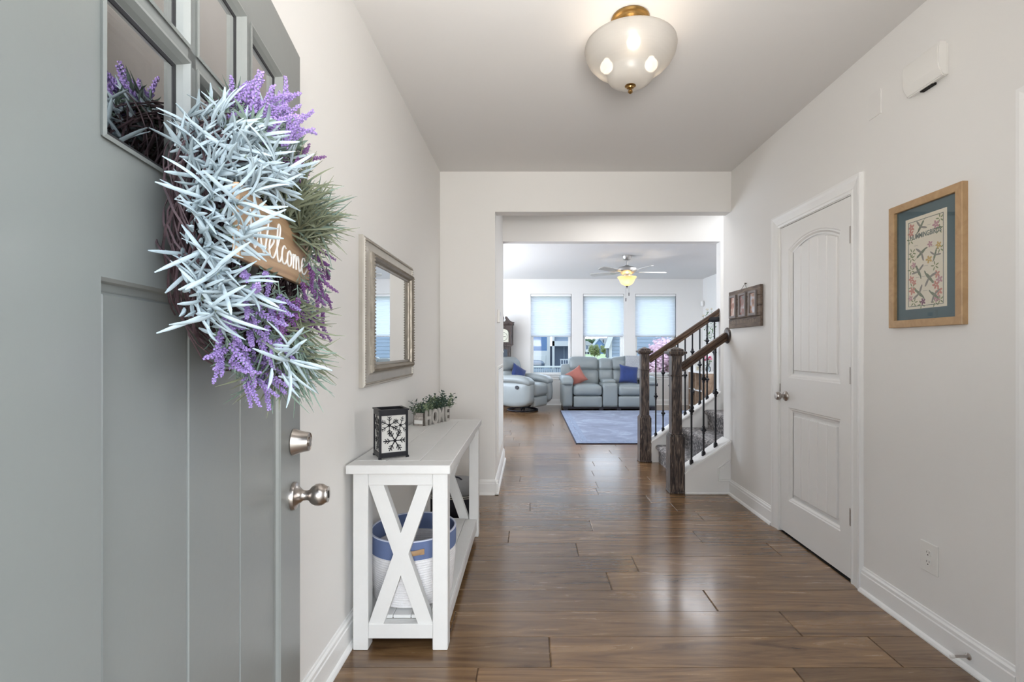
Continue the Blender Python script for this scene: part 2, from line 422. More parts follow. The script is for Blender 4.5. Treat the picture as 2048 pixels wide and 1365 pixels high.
# side room beyond the cased opening (out of view, holds an added fill light)
b = B(); box(b, 4.9, 5.0, -.2, 2.5, 0, ZC); box(b, XR + .12, 5, 2.3, 2.4, 0, ZC); box(b, XR + .12, 5, -.2, -.1, 0, ZC); box(b, XR + .12, 5, -.2, 2.4, ZC, ZC + .1)
struct('wall_side_room', b, WALL, 'side room walls past the cased opening at right', 'wall')

# floor: base plus individual planks
b = B(); box(b, -4.0, 5.0, -0.2, YF, -.05, -.0035)
floor = struct('floor', b, DARK, 'medium brown walnut plank floor running through hall and living room', 'floor')
b = B(); box(b, 0, 1, 0, 1, -.0035, 0.0)
for e in []: pass
bmesh.ops.bevel(b, geom=[e for e in b.edges if all(v.co.z > -.001 for v in e.verts)], offset=.0035, segments=1, affect='EDGES')
plank_me = mesh('plank', b, FLOORW)
PW = 0.2
JOINTS = {-1: [0.081, 1.45], 0: [-.35, 1.172], 1: [.886], 2: [.42], 3: [-.5, .603], 4: [.29, 1.5], 5: [-.14, 1.1], 6: [.427], 7: [-.4, 1.25], 8: [0.0, 1.12], 9: [.973], 10: [.58, 1.6]}
rp = random.Random(11); npl = 0
for k in range(-11, 43):
    y0 = 2.08 + PW * k
    y1 = min(y0 + PW, YF)
    if y1 <= -.2: continue
    y0 = max(y0, -.2)
    xa, xb = (-.76, 1.70) if y1 <= YD + .1 else ((-.30, 1.75) if y1 <= YH2 + .1 else (-2.2, XLR))
    if OY0 - .1 < y0 < OY1: xb = 2.6
    js = JOINTS.get(k)
    if js is None:
        js = []; x = xa + rp.uniform(.2, 1.3)
        while x < xb - .15: js.append(x); x += rp.choice((1.22, 1.22, .95, 1.5))
    e = [xa] + sorted(j for j in js if xa + .05 < j < xb - .05) + [xb]
    for i in range(len(e) - 1):
        o = link('plank', plank_me, floor, (e[i] + .0006, y0 + .0006, 0), None, (e[i + 1] - e[i] - .0012, y1 - y0 - .0012, 1)); npl += 1

# baseboards
BP = [(0, 0), (.016, 0), (.030, 0), (.030, .006), (.024, .016), (.016, .021), (.016, .092), (.013, .097), (.0125, .110), (.006, .117), (.0045, .124), (0, .126)]
def baseboard(name, runs, label):
    """runs: (p0, p1, normal) in plan"""
    b = B()
    for p0, p1, nn in runs:
        a = [b.verts.new((p0[0] + nn[0] * d, p0[1] + nn[1] * d, z)) for d, z in BP]
        c = [b.verts.new((p1[0] + nn[0] * d, p1[1] + nn[1] * d, z)) for d, z in BP]
        n = len(BP)
        for i in range(n): b.faces.new((a[i], a[(i + 1) % n], c[(i + 1) % n], c[i]))
        b.faces.new(a); b.faces.new(c[::-1])
    return struct(name, b, TRIM, label, 'baseboard')
baseboard('baseboard_left', [((XL, .42), (XL, YD), (1, 0)), ((XL, YD), (XO + .03, YD), (0, -1)), ((XO, YD - .03), (XO, YH2 + .03), (1, 0))], 'white moulded baseboard along the left hall walls')
baseboard('baseboard_right', [((XR, 1.685), (XR, 2.472), (-1, 0)), ((XR, 3.385), (XR, 4.10), (-1, 0))], 'white moulded baseboard along the right hall wall either side of the closet')
baseboard('baseboard_far', [((-4, YF), (XLR, YF), (0, -1)), ((XLR, YH2), (XLR, YF), (-1, 0))], 'white baseboard around the living room')

# casings: profile swept round a doorway on the right wall (out = -x)
CP = [(0, 0), (0, .010), (.012, .014), (.020, .010), (.055, .016), (.070, .021), (.082, .021), (.085, .0)]
def casing(name, y0, y1, z1, label, x=XR):
    b = B(); loops = []
    for off, h in CP:
        loops.append([b.verts.new((x - h, y, z)) for y, z in ((y0 - off, 0), (y0 - off, z1 + off), (y1 + off, z1 + off), (y1 + off, 0))])
    for i in range(len(loops) - 1):
        for k in range(3): b.faces.new((loops[i][k], loops[i][k + 1], loops[i + 1][k + 1], loops[i + 1][k]))
    # jamb lining
    box(b, x - .0, x + .12, y0 - .0, y0 + .004, 0, z1); box(b, x, x + .12, y1 - .004, y1, 0, z1); box(b, x, x + .12, y0, y1, z1 - .004, z1)
    return struct(name, b, TRIM, label, 'trim')
casing('trim_1', DY0 - .004, DY1 + .004, DZ + .004, 'white moulded casing around the closet door')
casing('trim_2', OY0 + .005, OY1, OZ, 'white casing of the opening at the far right edge')

# closet door (door_1): local x along +Y, local y = out of the wall (-X)
door1 = thing('door_1', 'white two-panel arched closet door with three hinges in the right wall', 'door', (XR + .002, DY0, .012), radians(90), kind='structure')
DW, DH = .735, DZ - .016
zb, zt, za = .22, .835, 1.03
PX0, PX1 = .10, .635
def arch(inset=0.0, zlow=0.0, n=18):
    pts = [(PX0 + inset, za + inset), (PX1 - inset, za + inset)]
    for i in range(n + 1):
        t = 1 - 2 * i / n
        x = (PX0 + PX1) / 2 + t * ((PX1 - PX0) / 2 - inset)
        pts.append((x, 1.875 - inset + .062 * (1 - t * t)))
    return pts
b = B()
TH = .034
# face built as frame with real holes: lower rect and upper arch
def quadstrip(bm, A, C):
    va = [bm.verts.new(p) for p in A]; vc = [bm.verts.new(p) for p in C]; n = len(A)
    for i in range(n): bm.faces.new((va[i], va[(i + 1) % n], vc[(i + 1) % n], vc[i]))
box(b, 0, PX0, -TH, 0, 0, DH, 0); box(b, PX1, DW, -TH, 0, 0, DH); box(b, PX0, PX1, -TH, 0, 0, zb); box(b, PX0, PX1, -TH, 0, zt, za)
poly = [(PX0, DH), ] + [(p[0], p[1]) for p in arch(0)[2:][::-1]] + [(PX1, DH)]
prism(b, poly, -TH, 0, 'y')
box(b, PX0, PX1, -TH, -.020, zb, 1.95)
slab = part('slab', b, DOORW, door1)
# moulded sticking around both panels
def stick(loopf, name):
    b = B(); prev = None
    for ins, y in ((0, 0.0), (.006, -.004), (.012, -.0045), (.022, -.013), (.03, -.014)):
        L = [b.verts.new((p[0], y, p[1])) for p in loopf(ins)]
        if prev:
            n = len(L)
            for i in range(n): b.faces.new((prev[i], prev[(i + 1) % n], L[(i + 1) % n], L[i]))
        prev = L
    part(name, b, DOORW, door1)
stick(lambda i: arch(i), 'panel_moulding')
stick(lambda i: [(PX0 + i, zb + i), (PX1 - i, zb + i), (PX1 - i, zt - i), (PX0 + i, zt - i)], 'panel_moulding')
def raised(loopf, name):      # slightly raised plank-grooved field: one board per part
    x0, x1 = PX0 + .045, PX1 - .045; nb = 5; w = (x1 - x0) / nb
    for i in range(nb):
        xa, xb = x0 + i * w + .0015, x0 + (i + 1) * w - .0015
        b = B()
        if name == 'up':
            def zz(x):
                t = (x - (PX0 + PX1) / 2) / ((PX1 - PX0) / 2); return 1.83 + .062 * (1 - t * t)
            pts = [(xa, za + .05), (xb, za + .05)] + [(xb + (xa - xb) * j / 4, zz(xb + (xa - xb) * j / 4)) for j in range(5)]
        else: pts = [(xa, zb + .05), (xb, zb + .05), (xb, zt - .05), (xa, zt - .05)]
        vv = prism(b, pts, -.021, -.008, 'y')
        fr = [f for f in b.faces if all(abs(v.co.y + .008) < 1e-5 for v in f.verts)]
        bmesh.ops.bevel(b, geom=list({e for f in fr for e in f.edges}), offset=.004, segments=1, affect='EDGES')
        part('panel_board', b, DOORW, door1)
raised(None, 'up'); raised(None, 'low')
for hz in (.33, 1.08, 1.828):
    b = B(); box(b, -.012, .020, -.001, .004, hz - .045, hz + .045, .001)
    for q in range(3): cyl(b, (.001, .006, hz - .045 + q * .03 + .001), (.001, .006, hz - .015 + q * .03 - .001), .007, n=10)
    part('hinge', b, NICKEL, door1, True, label='satin nickel hinge')
def knob_bm(kl=.066, kr=.027):
    b = B(); R = Matrix.Rotation(-pi / 2, 4, 'X')
    lathe(b, [(.0, 0), (.033, 0), (.033, .004), (.029, .009), (.018, .012), (.012, .016), (.0105, .028), (.012, .033), (.02, .037), (.0262, .046), (.0272, .053), (.0255, .060), (.021, .0655), (.0195, .068), (.010, .0685), (0, .0685)], 28, R)
    return b
k1 = part('knob', knob_bm(), NICKEL, door1, True, (3.227 - DY0, 0, .907), label='satin nickel knob')
b = B(); box(b, DW - .002, DW + .010, .000, .004, .93, .985); part('strike_plate', b, NICKEL, door1)

# windows in the far wall
GLASS = pane_glass('window_glass', (0.97, 0.985, 1.0), refl=.25)
SHADE = shade_mat('cellular_shade_cloth', (0.93, 0.955, 1.0), 0.78, clear=0.12)
for i, (x0, x1) in enumerate(WX):
    w = thing('window_%d' % (i + 1), ['left', 'middle', 'right'][i] + ' tall white window in the far living room wall', 'window', ((x0 + x1) / 2, YF, WZ0), pi, kind='structure')
    hw = (x1 - x0) / 2; H = WZ1 - WZ0
    b = B(); ring(b, -hw, hw, 0, H, [(0, -.02), (0.0, -.13), (.0, -.10), (.035, -.10), (.04, -.12), (.065, -.12), (.065, -.14)])
    part('window_frame', b, TRIM, w)
    b = B(); box(b, -hw + .04, hw - .04, -.125, -.105, H / 2 - .02, H / 2 + .02, .003); part('meeting_rail', b, TRIM, w)
    b = B(); box(b, -hw + .06, hw - .06, -.122, -.118, .06, H / 2 - .02); part('glass_pane', b, GLASS, w)
    b = B(); box(b, -hw + .06, hw - .06, -.122, -.118, H / 2 + .02, H - .06); part('glass_pane', b, GLASS, w)
    b = B(); box(b, -hw - .04, hw + .04, -.02, .035, -.025, 0.0, .004); box(b, -hw - .02, hw + .02, 0, .012, -.085, -.025, .003); part('window_sill', b, TRIM, w)
    s = thing('cellular_shade', 'white cellular shade lowered halfway over the %s window' % ['left', 'middle', 'right'][i], 'window shade', ((x0 + x1) / 2, YF + .03, 1.50), pi, group='cellular shades in the far windows')
    b = B(); box(b, -hw + .008, hw - .008, -.02, .025, .855, .90, .004); part('headrail', b, TRIM, s)
    b = B(); nn = 22; hh = .85 / nn
    pts = [(.006, .0)]
    for q in range(nn): pts += [(.012, (q + .5) * hh), (.006, (q + 1) * hh)]
    pts2 = [(-.014, z) for _, z in reversed(pts)]
    prism(b, [(y, z) for y, z in pts] + [(-.006, .85), (-.006, 0)], -hw + .010, hw - .010, 'x'); part('shade_cloth', b, SHADE, s)
    b = B(); box(b, -hw + .018, hw - .018, -.012, .014, -.022, .0, .004); part('bottom_rail', b, plain('shade_rail', (.55, .58, .62), .5) if i == 0 else bpy.data.materials['shade_rail'], s)

# ------------------------------------------------------------ staircase
ST = thing('staircase', 'carpeted stairs with white curb walls rising to the right', 'stairs', (1.3, 4.22, 0))
ox, oy = 1.3, 4.22
RISE, TREAD = .19, .265
for k in range(5):
    xr = 1.385 + TREAD * k - ox; z1 = RISE * (k + 1)
    pr = [(xr + TREAD + .03, z1 - RISE * .02), (xr + .02, z1)]
    # rounded nosing
    for j in range(7):
        a = pi / 2 + pi * j / 6
        pr.append((xr - .004 + .026 * cos(a), z1 - .026 + .026 * sin(a)))
    pr += [(xr + .004, z1 - .058), (xr + .006, z1 - RISE + .0), (xr + TREAD + .03, z1 - RISE)]
    b = B(); prism(b, pr, .042, YH - oy - .003, 'y')
    if k >= 1: pass
    bmesh.ops.subdivide_edges(b, edges=[e for e in b.edges if abs(e.verts[0].co.y - e.verts[1].co.y) > .5], cuts=14)
    rn = random.Random(k)
    for v in b.verts:
        if .05 < v.co.y < YH - oy - .01: v.co += Vector((rn.uniform(-.002, .002), 0, rn.uniform(-.0015, .0015)))
    part('carpeted_step', b, CARPET, ST, True, angle=50)
def capz_n(x): return .35 + .71 * (x - 1.54)
def capz_f(x): return .475 + .725 * (x - 1.65)
def curb(y0, y1, cz, xa, xb, name):
    b = B()
    prism(b, [(xa - ox, 0), (xb - ox, 0), (xb - ox, cz(xb) - .02), (xa - ox, cz(xa) - .02)], y0 - oy, y1 - oy, 'y')
    part('curb_wall', b, TRIM, ST)
    b = B()
    prism(b, [(xa - ox - .004, cz(xa) - .026), (xb - ox, cz(xb) - .026), (xb - ox, cz(xb)), (xa - ox - .004, cz(xa))], y0 - oy - .018, y1 - oy + .018, 'y')
    bmesh.ops.bevel(b, geom=b.edges[:], offset=.005, segments=2, affect='EDGES')
    part('cap_board', b, TRIM, ST)
curb(YD, 4.258, capz_n, 1.312, 1.698, 'near')
curb(YH, YH2, capz_f, 1.312, 2.06, 'far')
b = B()
pz = [(1.697, .300), (1.592, .224), (1.592, .116), (1.697, .116)]
for (off, r) in ((0, .006), (-.012, .004)):
    P_ = [(1.697 - ox, YD - oy - .003, .300 + off * 1.2), (1.592 - off - ox, YD - oy - .003, .224 + off * .8), (1.592 - off - ox, YD - oy - .003, .116 - off), (1.697 - ox, YD - oy - .003, .116 - off)]
    tube(b, P_, r, 6)
part('skirt_moulding', b, TRIM, ST)
b = B(); tube(b, [(1.32 - ox, YD - oy - .005, .008), (1.69 - ox, YD - oy - .005, .008)], .009, 6); part('shoe_moulding', b, TRIM, ST)

def newel(parent, x, y):
    o = part('newel_post', (lambda b: (box(b, -.0625, .0625, -.0625, .0625, .018, .485, .003), box(b, -.044, .044, -.044, .044, .47, 1.175, .003), b)[2])(B()), NEWELW, parent, loc=(x, y, 0))
    b = B()
    box(b, -.067, .067, -.067, .067, 0.0, .018, .004); part('base_moulding', b, NEWELW, o)
    b = B(); box(b, -.056, .056, -.056, .056, .485, .497, .003); part('block_moulding', b, NEWELW, o)
    b = B(); box(b, -.05, .05, -.05, .05, .497, .508, .003); part('block_moulding', b, NEWELW, o)
    b = B(); box(b, -.055, .055, -.055, .055, .996, 1.008, .004); part('newel_collar', b, NEWELW, o)
    b = B()
    lv = [(.046, 1.168), (.052, 1.172), (.06, 1.185), (.076, 1.19), (.078, 1.205), (.074, 1.209), (.056, 1.211), (.054, 1.225), (.05, 1.228), (.004, 1.248)]
    pv = None
    for r, z in lv:
        L = [b.verts.new((sx * r, sy * r, z)) for sx, sy in ((-1, -1), (1, -1), (1, 1), (-1, 1))]
        if pv:
            for q in range(4): b.faces.new((pv[q], pv[(q + 1) % 4], L[(q + 1) % 4], L[q]))
        else: b.faces.new(L[::-1])
        pv = L
    b.faces.new(pv); part('newel_cap', b, NEWELW, o)
    return o

def baluster(parent, x, y, z0, z1, knots):
    s = .0065; b = B()
    box(b, -s, s, -s, s, z0, z1)
    o = part('baluster', b, BLACKM, parent, loc=(x, y, 0))
    b = B(); prism(b, [(-.013, z0 - .012), (.013, z0 + .006), (.013, z0 + .024), (.009, z0 + .036), (-.009, z0 + .036), (-.013, z0 + .024)], -.013, .013, 'y'); part('base_shoe', b, BLACKM, o)
    for kz in knots:
        b = B(); lv = [(.007, -.034), (.010, -.03), (.010, -.024), (.007, -.02), (.010, -.016), (.019, -.003), (.019, .003), (.010, .016), (.007, .02), (.010, .024), (.010, .03), (.007, .034)]
        pv = None
        for r, dz in lv:
            L = [b.verts.new((sx * r, sy * r, kz + dz)) for sx, sy in ((-1, -1), (1, -1), (1, 1), (-1, 1))]
            if pv:
                for q in range(4): b.faces.new((pv[q], pv[(q + 1) % 4], L[(q + 1) % 4], L[q]))
            else: b.faces.new(L[::-1])
            pv = L
        b.faces.new(pv); part('knuckle', b, BLACKM, o)

RP = [(-.022, -.034), (.022, -.034), (.026, -.028), (.020, -.012), (.030, -.002), (.033, .012), (.026, .028), (.010, .034), (-.010, .034), (-.026, .028), (-.033, .012), (-.030, -.002), (-.020, -.012), (-.026, -.028)]
def rail(parent, p0, p1):
    L = (Vector(p1) - Vector(p0)).length; ang = atan2(p1[2] - p0[2], p1[0] - p0[0])
    b = B(); prism(b, [(q[0], q[1]) for q in RP], 0, L, 'x')
    return part('handrail', b, RAILW, parent, True, loc=p0, rot=(0, -ang, 0), angle=25)

def railz_n(x): return 1.075 + .71 * (x - 1.31)
def railz_f(x): return 1.105 + .69 * (x - 1.297)
R1 = thing('stair_railing', 'nearer stair railing with newel post, three balusters and wall rosette', 'stair railing', (1.25, 4.17, 0), group='stair railings')
newel(R1, 0, 0)
rail(R1, (1.296 - 1.25, 0, railz_n(1.296)), (1.69 - 1.25, 0, railz_n(1.69)))
b = B(); lathe(b, [(0, 0), (.068, 0), (.070, .004), (.066, .010), (.058, .013), (.05, .016), (0, .016)], 36, Matrix.Translation((1.699 - 1.25, 0, railz_n(1.69))) @ Matrix.Rotation(-pi / 2, 4, 'Y'))
part('rosette', b, NEWELW, R1, True)
def kz(y, Y): return HC - (y - CY) * Y / FPX
for x, ks in ((1.388, [kz(822, 4.17)]), (1.492, [kz(758, 4.17), kz(860.5, 4.17)]), (1.595, [kz(786, 4.17)])):
    baluster(R1, x - 1.25, 0, capz_n(x) + .0, railz_n(x) - .03, ks)
R2 = thing('stair_railing', 'farther stair railing with newel post beside the living room rug', 'stair railing', (1.25, 5.30, 0), group='stair railings')
newel(R2, 0, 0)
rail(R2, (1.296 - 1.25, 0, railz_f(1.296)), (2.30 - 1.25, 0, railz_f(2.30)))
b = B(); xx = 2.01; puff(b, xx - 1.25 - .07, xx - 1.25 + .05, -.035, .035, railz_f(xx) - .075, railz_f(xx) - .02, .012, n=4); part('rail_bracket', b, BLACKM, R2, True)
for i in range(9):
    x = 1.374 + .0802 * i
    zs = {0: [793], 1: [746, 827], 2: [772], 3: [725, 806], 4: [751], 5: [704, 784], 6: [730], 7: [682, 759], 8: [705]}[i]
    baluster(R2, x - 1.25, 0, capz_f(x), railz_f(x) - .03, [kz(q, 5.30) for q in zs])
# ------------------------------------------------------------ front door (open, hinged near the camera)
UX, UY = .1725, -.985
FD = thing('door_2', 'open grey-green front door with six glass panes and plank lower panel', 'door', (-.626, 1.32, .01), atan2(UY, UX), kind='structure')
T0, T1 = .155, .775                  # panel / glass limits along the door from the latch edge
GZ0, GZ1, PZ0, PZ1 = 1.475, 1.885, .14, 1.312
b = B(); t = .045
box(b, 0, T0, -t, 0, 0, 2.02); box(b, T1, .912, -t, 0, 0, 2.02)
box(b, T0, T1, -t, 0, 0, PZ0); box(b, T0, T1, -t, 0, PZ1, GZ0); box(b, T0, T1, -t, 0, GZ1, 2.02); box(b, T0, T1, -t + .004, -.022, PZ0, PZ1)
part('slab', b, SAGE, FD)
b = B(); ring(b, T0, T1, PZ0, PZ1, [(0, 0), (.004, -.004), (.006, -.010), (.014, -.012), (.020, -.016)]); part('panel_moulding', b, SAGE, FD)
pw = (T1 - T0 - .03) / 3
for i in range(3):
    x0 = T0 + .015 + i * pw
    b = B(); box(b, x0 + .0008, x0 + pw - .0008, -.022, -.010, PZ0 + .015, PZ1 - .015)
    fr = [e for e in b.edges if all(abs(v.co.y + .010) < 1e-5 for v in e.verts)]
    bmesh.ops.bevel(b, geom=fr, offset=.004, segments=1, affect='EDGES'); part('plank', b, SAGE, FD)
GASK = plain('dark_gasket', (.02, .02, .022), .6)
DGLASS = pane_glass('door_glass', (.96, .95, .92), refl=6)
mw = .024; cw = (T1 - T0 - 2 * mw) / 3; rh = (GZ1 - GZ0 - mw) / 2
b = B()
for i in (1, 2): box(b, T0 + i * cw + (i - 1) * mw, T0 + i * (cw + mw), -t, 0, GZ0, GZ1)
box(b, T0, T1, -t, 0, GZ0 + rh, GZ0 + rh + mw); part('muntin', b, SAGE, FD)
for i in range(3):
    for j in range(2):
        x0 = T0 + i * (cw + mw); z0 = GZ0 + j * (rh + mw)
        b = B(); ring(b, x0, x0 + cw, z0, z0 + rh, [(0, .0), (-.003, .004), (.002, .005), (.007, -.003), (.010, -.011), (.013, -.012)]); part('glazing_bead', b, SAGE, FD)
        b = B(); ring(b, x0, x0 + cw, z0, z0 + rh, [(.011, -.011), (.016, -.0125), (.016, -.02)]); part('gasket', b, GASK, FD)
        b = B(); box(b, x0 + .004, x0 + cw - .004, -.024, -.0135, z0 + .004, z0 + rh - .004); part('glass_pane', b, DGLASS, FD)
# knob, deadbolt
kx = .062
b = B(); R = Matrix.Rotation(-pi / 2, 4, 'X')
lathe(b, [(0, 0), (.036, 0), (.036, .004), (.034, .009), (.026, .012), (.018, .020), (.013, .026), (.0125, .036), (.014, .040), (.0215, .046), (.0275, .056), (.0285, .064), (.0275, .072), (.023, .080), (.0205, .083), (.0205, .087), (.0, .087)], 32, R)
kn = part('knob', b, NICKEL, FD, True, (kx, 0, .845), label='satin nickel keyed knob')
b = B(); box(b, -.0035, .0035, .0865, .0885, -.009, .009); part('keyhole', b, DARK, kn)
b = B(); lathe(b, [(0, 0), (.034, 0), (.035, .003), (.033, .008), (.029, .018), (.026, .030), (.0245, .040), (.023, .041), (.022, .039), (0, .039)], 32, R)
db = part('deadbolt', b, NICKEL, FD, True, (kx, 0, .985), label='satin nickel deadbolt')
b = B(); lathe(b, [(0, .039), (.012, .039), (.012, .043), (0, .043)], 20, R); part('lock_cylinder', b, NICKEL, db, True)

# ------------------------------------------------------------ wreath
wc = (.465, 1.425)
WR = thing('wreath', 'grapevine wreath of pale lamb ear leaves and purple lavender on the front door', 'wreath',
           (-.626 + UX * wc[0], 1.32 + UY * wc[0], wc[1]), atan2(UY, UX))
# local: x = towards hinge, y = out of the door, z up
VINE = wood('grapevine', [(.3, (.018, .009, .012)), (.55, (.06, .034, .04)), (.8, (.13, .08, .09))], scale=(6, 6, 6), rough=.7, per=.1)
LEAFP = plain('pale_lamb_ear_leaf', (.42, .50, .54), .75, var=.16, vscale=30, trans=.18)
LEAFG = plain('grey_green_leaf', (.20, .27, .22), .7, var=.25, vscale=30, trans=.2)
LEAFO = plain('olive_grass_leaf', (.20, .22, .14), .7, var=.25, vscale=20, trans=.2)
LAV = plain('lavender_floret', (.36, .25, .56), .7, var=.25, vscale=60, trans=.2)
MAG = plain('purple_floret', (.22, .085, .27), .7, var=.25, vscale=60, trans=.15)
STEM = plain('sprig_stem', (.20, .24, .19), .8)
r = random.Random(5)
b = B()
for s in range(330):
    a0 = r.uniform(0, 2 * pi); ln = r.uniform(.6, 2.4); R0 = .178; off = r.uniform(0, 2 * pi); tw = r.uniform(-2.6, 2.6); rr = r.uniform(.024, .048)
    pts = []
    for q in range(15):
        f = q / 14; a = a0 + ln * f; ph = off + tw * f * 2
        wob = 1 + .25 * sin(5 * a + off)
        rad = R0 + rr * wob * cos(ph); pts.append((rad * cos(a), .046 + rr * wob * sin(ph) * .95, rad * sin(a)))
    tube(b, pts, r.uniform(.0009, .0019), 4)
part('grapevine_ring', b, VINE, WR, True, kind='stuff')

def leaf_mesh(name, L, w, th, curve, mat, seg=6, n=6, tip=.25):
    b = B(); pts = []; rs = []
    for i in range(seg + 1):
        f = i / seg
        pts.append((curve * f * f * L, 0, L * f * (1 - .12 * f * abs(curve))))
        rs.append(w * (.45 + .9 * f if f < .5 else .9 + .2 * (.5 - f)) if f < .8 else w * (.75 if f < .95 else tip))
    # flat tube: build manually so width stays along y
    rings = []
    for i, p in enumerate(pts):
        p = Vector(p); d = (Vector(pts[min(i + 1, seg)]) - Vector(pts[max(i - 1, 0)])).normalized()
        bb = Vector((0, 1, 0)); aa = d.cross(bb).normalized()
        rings.append([b.verts.new(p + bb * rs[i] * cos(2 * pi * k / n) + aa * rs[i] * th * sin(2 * pi * k / n)) for k in range(n)])
    for i in range(seg):
        for k in range(n): b.faces.new((rings[i][k], rings[i][(k + 1) % n], rings[i + 1][(k + 1) % n], rings[i + 1][k]))
    b.faces.new(rings[0][::-1]); b.faces.new(rings[-1])
    return mesh(name, b, mat, True, 80)

PLM = [leaf_mesh('pale_leaf', L, .0030, .55, c, LEAFP, seg=8) for L, c in ((.058, .45), (.066, .8), (.050, 1.0), (.060, -.5))]
GLM = [leaf_mesh('grey_leaf', L, .0044, .22, c, LEAFG, tip=.1) for L, c in ((.04, .3), (.048, .55))]

def dirq(d, roll=0.0):
    return Vector(d).normalized().to_track_quat('Z', 'Y') @ Quaternion((0, 0, 1), roll)

def wloc(px, py, n):
    """point on the wreath (local) seen at a spot of the door, n metres off the door face"""
    q = (px - CX) / FPX
    tt = (q * (1.32 + .1725 * n) + .626 - .985 * n) / (.1725 + .985 * q)
    Y = 1.32 - .985 * tt + .1725 * n
    Z = HC - (py - CY) * Y / FPX
    return Vector((tt - wc[0], n, Z - wc[1]))

pale = [(400, 268, .05), (378, 300, .04), (452, 250, .075), (517, 275, .11), (495, 312, .11), (557, 337, .14), (402, 352, .06), (440, 345, .085), (508, 380, .12), (428, 397, .085),
        (398, 430, .055), (471, 452, .11), (421, 460, .08), (392, 512, .05), (390, 548, .05), (425, 500, .08), (437, 549, .095), (403, 600, .075), (430, 622, .09),
        (480, 575, .11), (578, 721, .16), (470, 300, .09), (412, 310, .06), (545, 370, .13), (482, 405, .125), (487, 470, .125)]
r = random.Random(3); nl = 0
for i, (px, py, n) in enumerate(pale):
    p = wloc(px, py, n)
    base = Vector((p.x, 0, p.z)); rad = base.length
    # sprig comes out of the ring
    root = base.normalized() * .172 if rad > .02 else Vector((.1, 0, .1)); root.y = .05
    ax = (p - root); ax.y += .05; ax.normalize()
    b = B(); tube(b, [(0, 0, 0)] + [tuple((root - p) * f) for f in (.5, 1.0)], [.002, .0022, .0025], 5)
    sp = part('lamb_ear_sprig', b, STEM, WR, True, tuple(p))
    for k in range(11):
        if nl >= 290: break
        az = k * 2.4 + r.uniform(-.3, .3); el = radians(r.uniform(28, 108)) if k > 1 else radians(12)
        a, bb = frame_axes(ax)
        d = ax * cos(el) + (a * cos(az) + bb * sin(az)) * sin(el)
        if d.y < -.25: d.y *= -.5
        link('leaf', r.choice(PLM), sp, tuple(-ax * r.uniform(0, .02)), dirq(d, r.uniform(-.8, .8) + (0 if k % 2 else pi)), (1, 1, r.uniform(.85, 1.2) * (.66 if n < .055 else .95))); nl += 1

# smaller leaves filling in between the sprigs, too many to single out
r = random.Random(21); b = B()
for i in range(420):
    px, py, n = pale[i % (len(pale) - 2)]
    if px > 462 and 380 < py < 580: continue
    p = wloc(px + r.uniform(-38, 38), py + r.uniform(-38, 38), n - r.uniform(.005, .035))
    if p.y < .03: p.y = .03
    d = Vector((p.x * 1.5 + r.uniform(-.35, .35), r.uniform(.1, .5), p.z * 1.5 + r.uniform(-.35, .35))).normalized(); a, e2 = frame_axes(d); L = r.uniform(.03, .05); w = .0026; cv = r.uniform(-.35, .35)
    pts = [p + d * L * f + a * cv * L * f * f for f in (0, .3, .65, 1)]
    tube(b, pts, [.0012, w, w * .9, .0006], 5, False)
part('leaf_filling', b, LEAFP, WR, True, kind='stuff')

def lavender_mesh(name, L, fm, seed, dens=46):
    rr = random.Random(seed); b = B()
    cv = rr.uniform(.1, .35)
    def P(f): return Vector((cv * f * f * L, 0, L * f))
    tube(b, [P(q / 5) for q in range(6)], .0012, 4, mi=1)
    for k in range(dens):
        f = .30 + .70 * (k / dens); p = P(f); az = k * 2.4; tap = 1.15 - .75 * f
        d = Vector((cos(az), sin(az), .9)).normalized(); a, bb = frame_axes(d)
        s = .0125 * tap * rr.uniform(.8, 1.2); w = .0027
        v0 = b.verts.new(p); v1 = b.verts.new(p + d * s)
        m = [b.verts.new(p + d * s * .55 + a * w * cos(pi / 2 * q) + bb * w * sin(pi / 2 * q)) for q in range(4)]
        for q in range(4): b.faces.new((v0, m[q], m[(q + 1) % 4])); b.faces.new((v1, m[(q + 1) % 4], m[q]))
    for k in range(5):     # small leaves low on the stem
        az = k * 2.4; d = Vector((cos(az), sin(az), .8)).normalized(); a, bb = frame_axes(d); p = P(.06 + .05 * k); s = .028
        vs_ = [b.verts.new(p), b.verts.new(p + d * s * .5 + a * .003), b.verts.new(p + d * s + Vector((0, 0, -.004))), b.verts.new(p + d * s * .5 - a * .003)]
        f = b.faces.new(vs_); f.material_index = 1
    return mesh(name, b, [fm, LEAFG])
LV = [lavender_mesh('lavender', L, LAV, i) for i, L in enumerate((.085, .1, .075))]
MG = [lavender_mesh('purple', L, MAG, i + 9) for i, L in enumerate((.09, .105, .08))]

def grass_mesh(name, mat, seed, nb=16, L=.095):
    rr = random.Random(seed); b = B()
    for k in range(nb):
        az = rr.uniform(0, 2 * pi); el = rr.uniform(.15, 1.1); l = L * rr.uniform(.6, 1.15); c = rr.uniform(.1, .6)
        pts = [(cos(az) * (sin(el) * l * f), sin(az) * sin(el) * l * f, cos(el) * l * f - c * l * f * f * .6) for f in (0, .25, .5, .75, 1)]
        tube(b, pts, [.0011, .0019, .0018, .0012, .0003], 3, False)
    return mesh(name, b, mat, True)
GR = [grass_mesh('grass', LEAFO, i) for i in range(3)] + [grass_mesh('grass', LEAFG, i + 4) for i in range(2)]

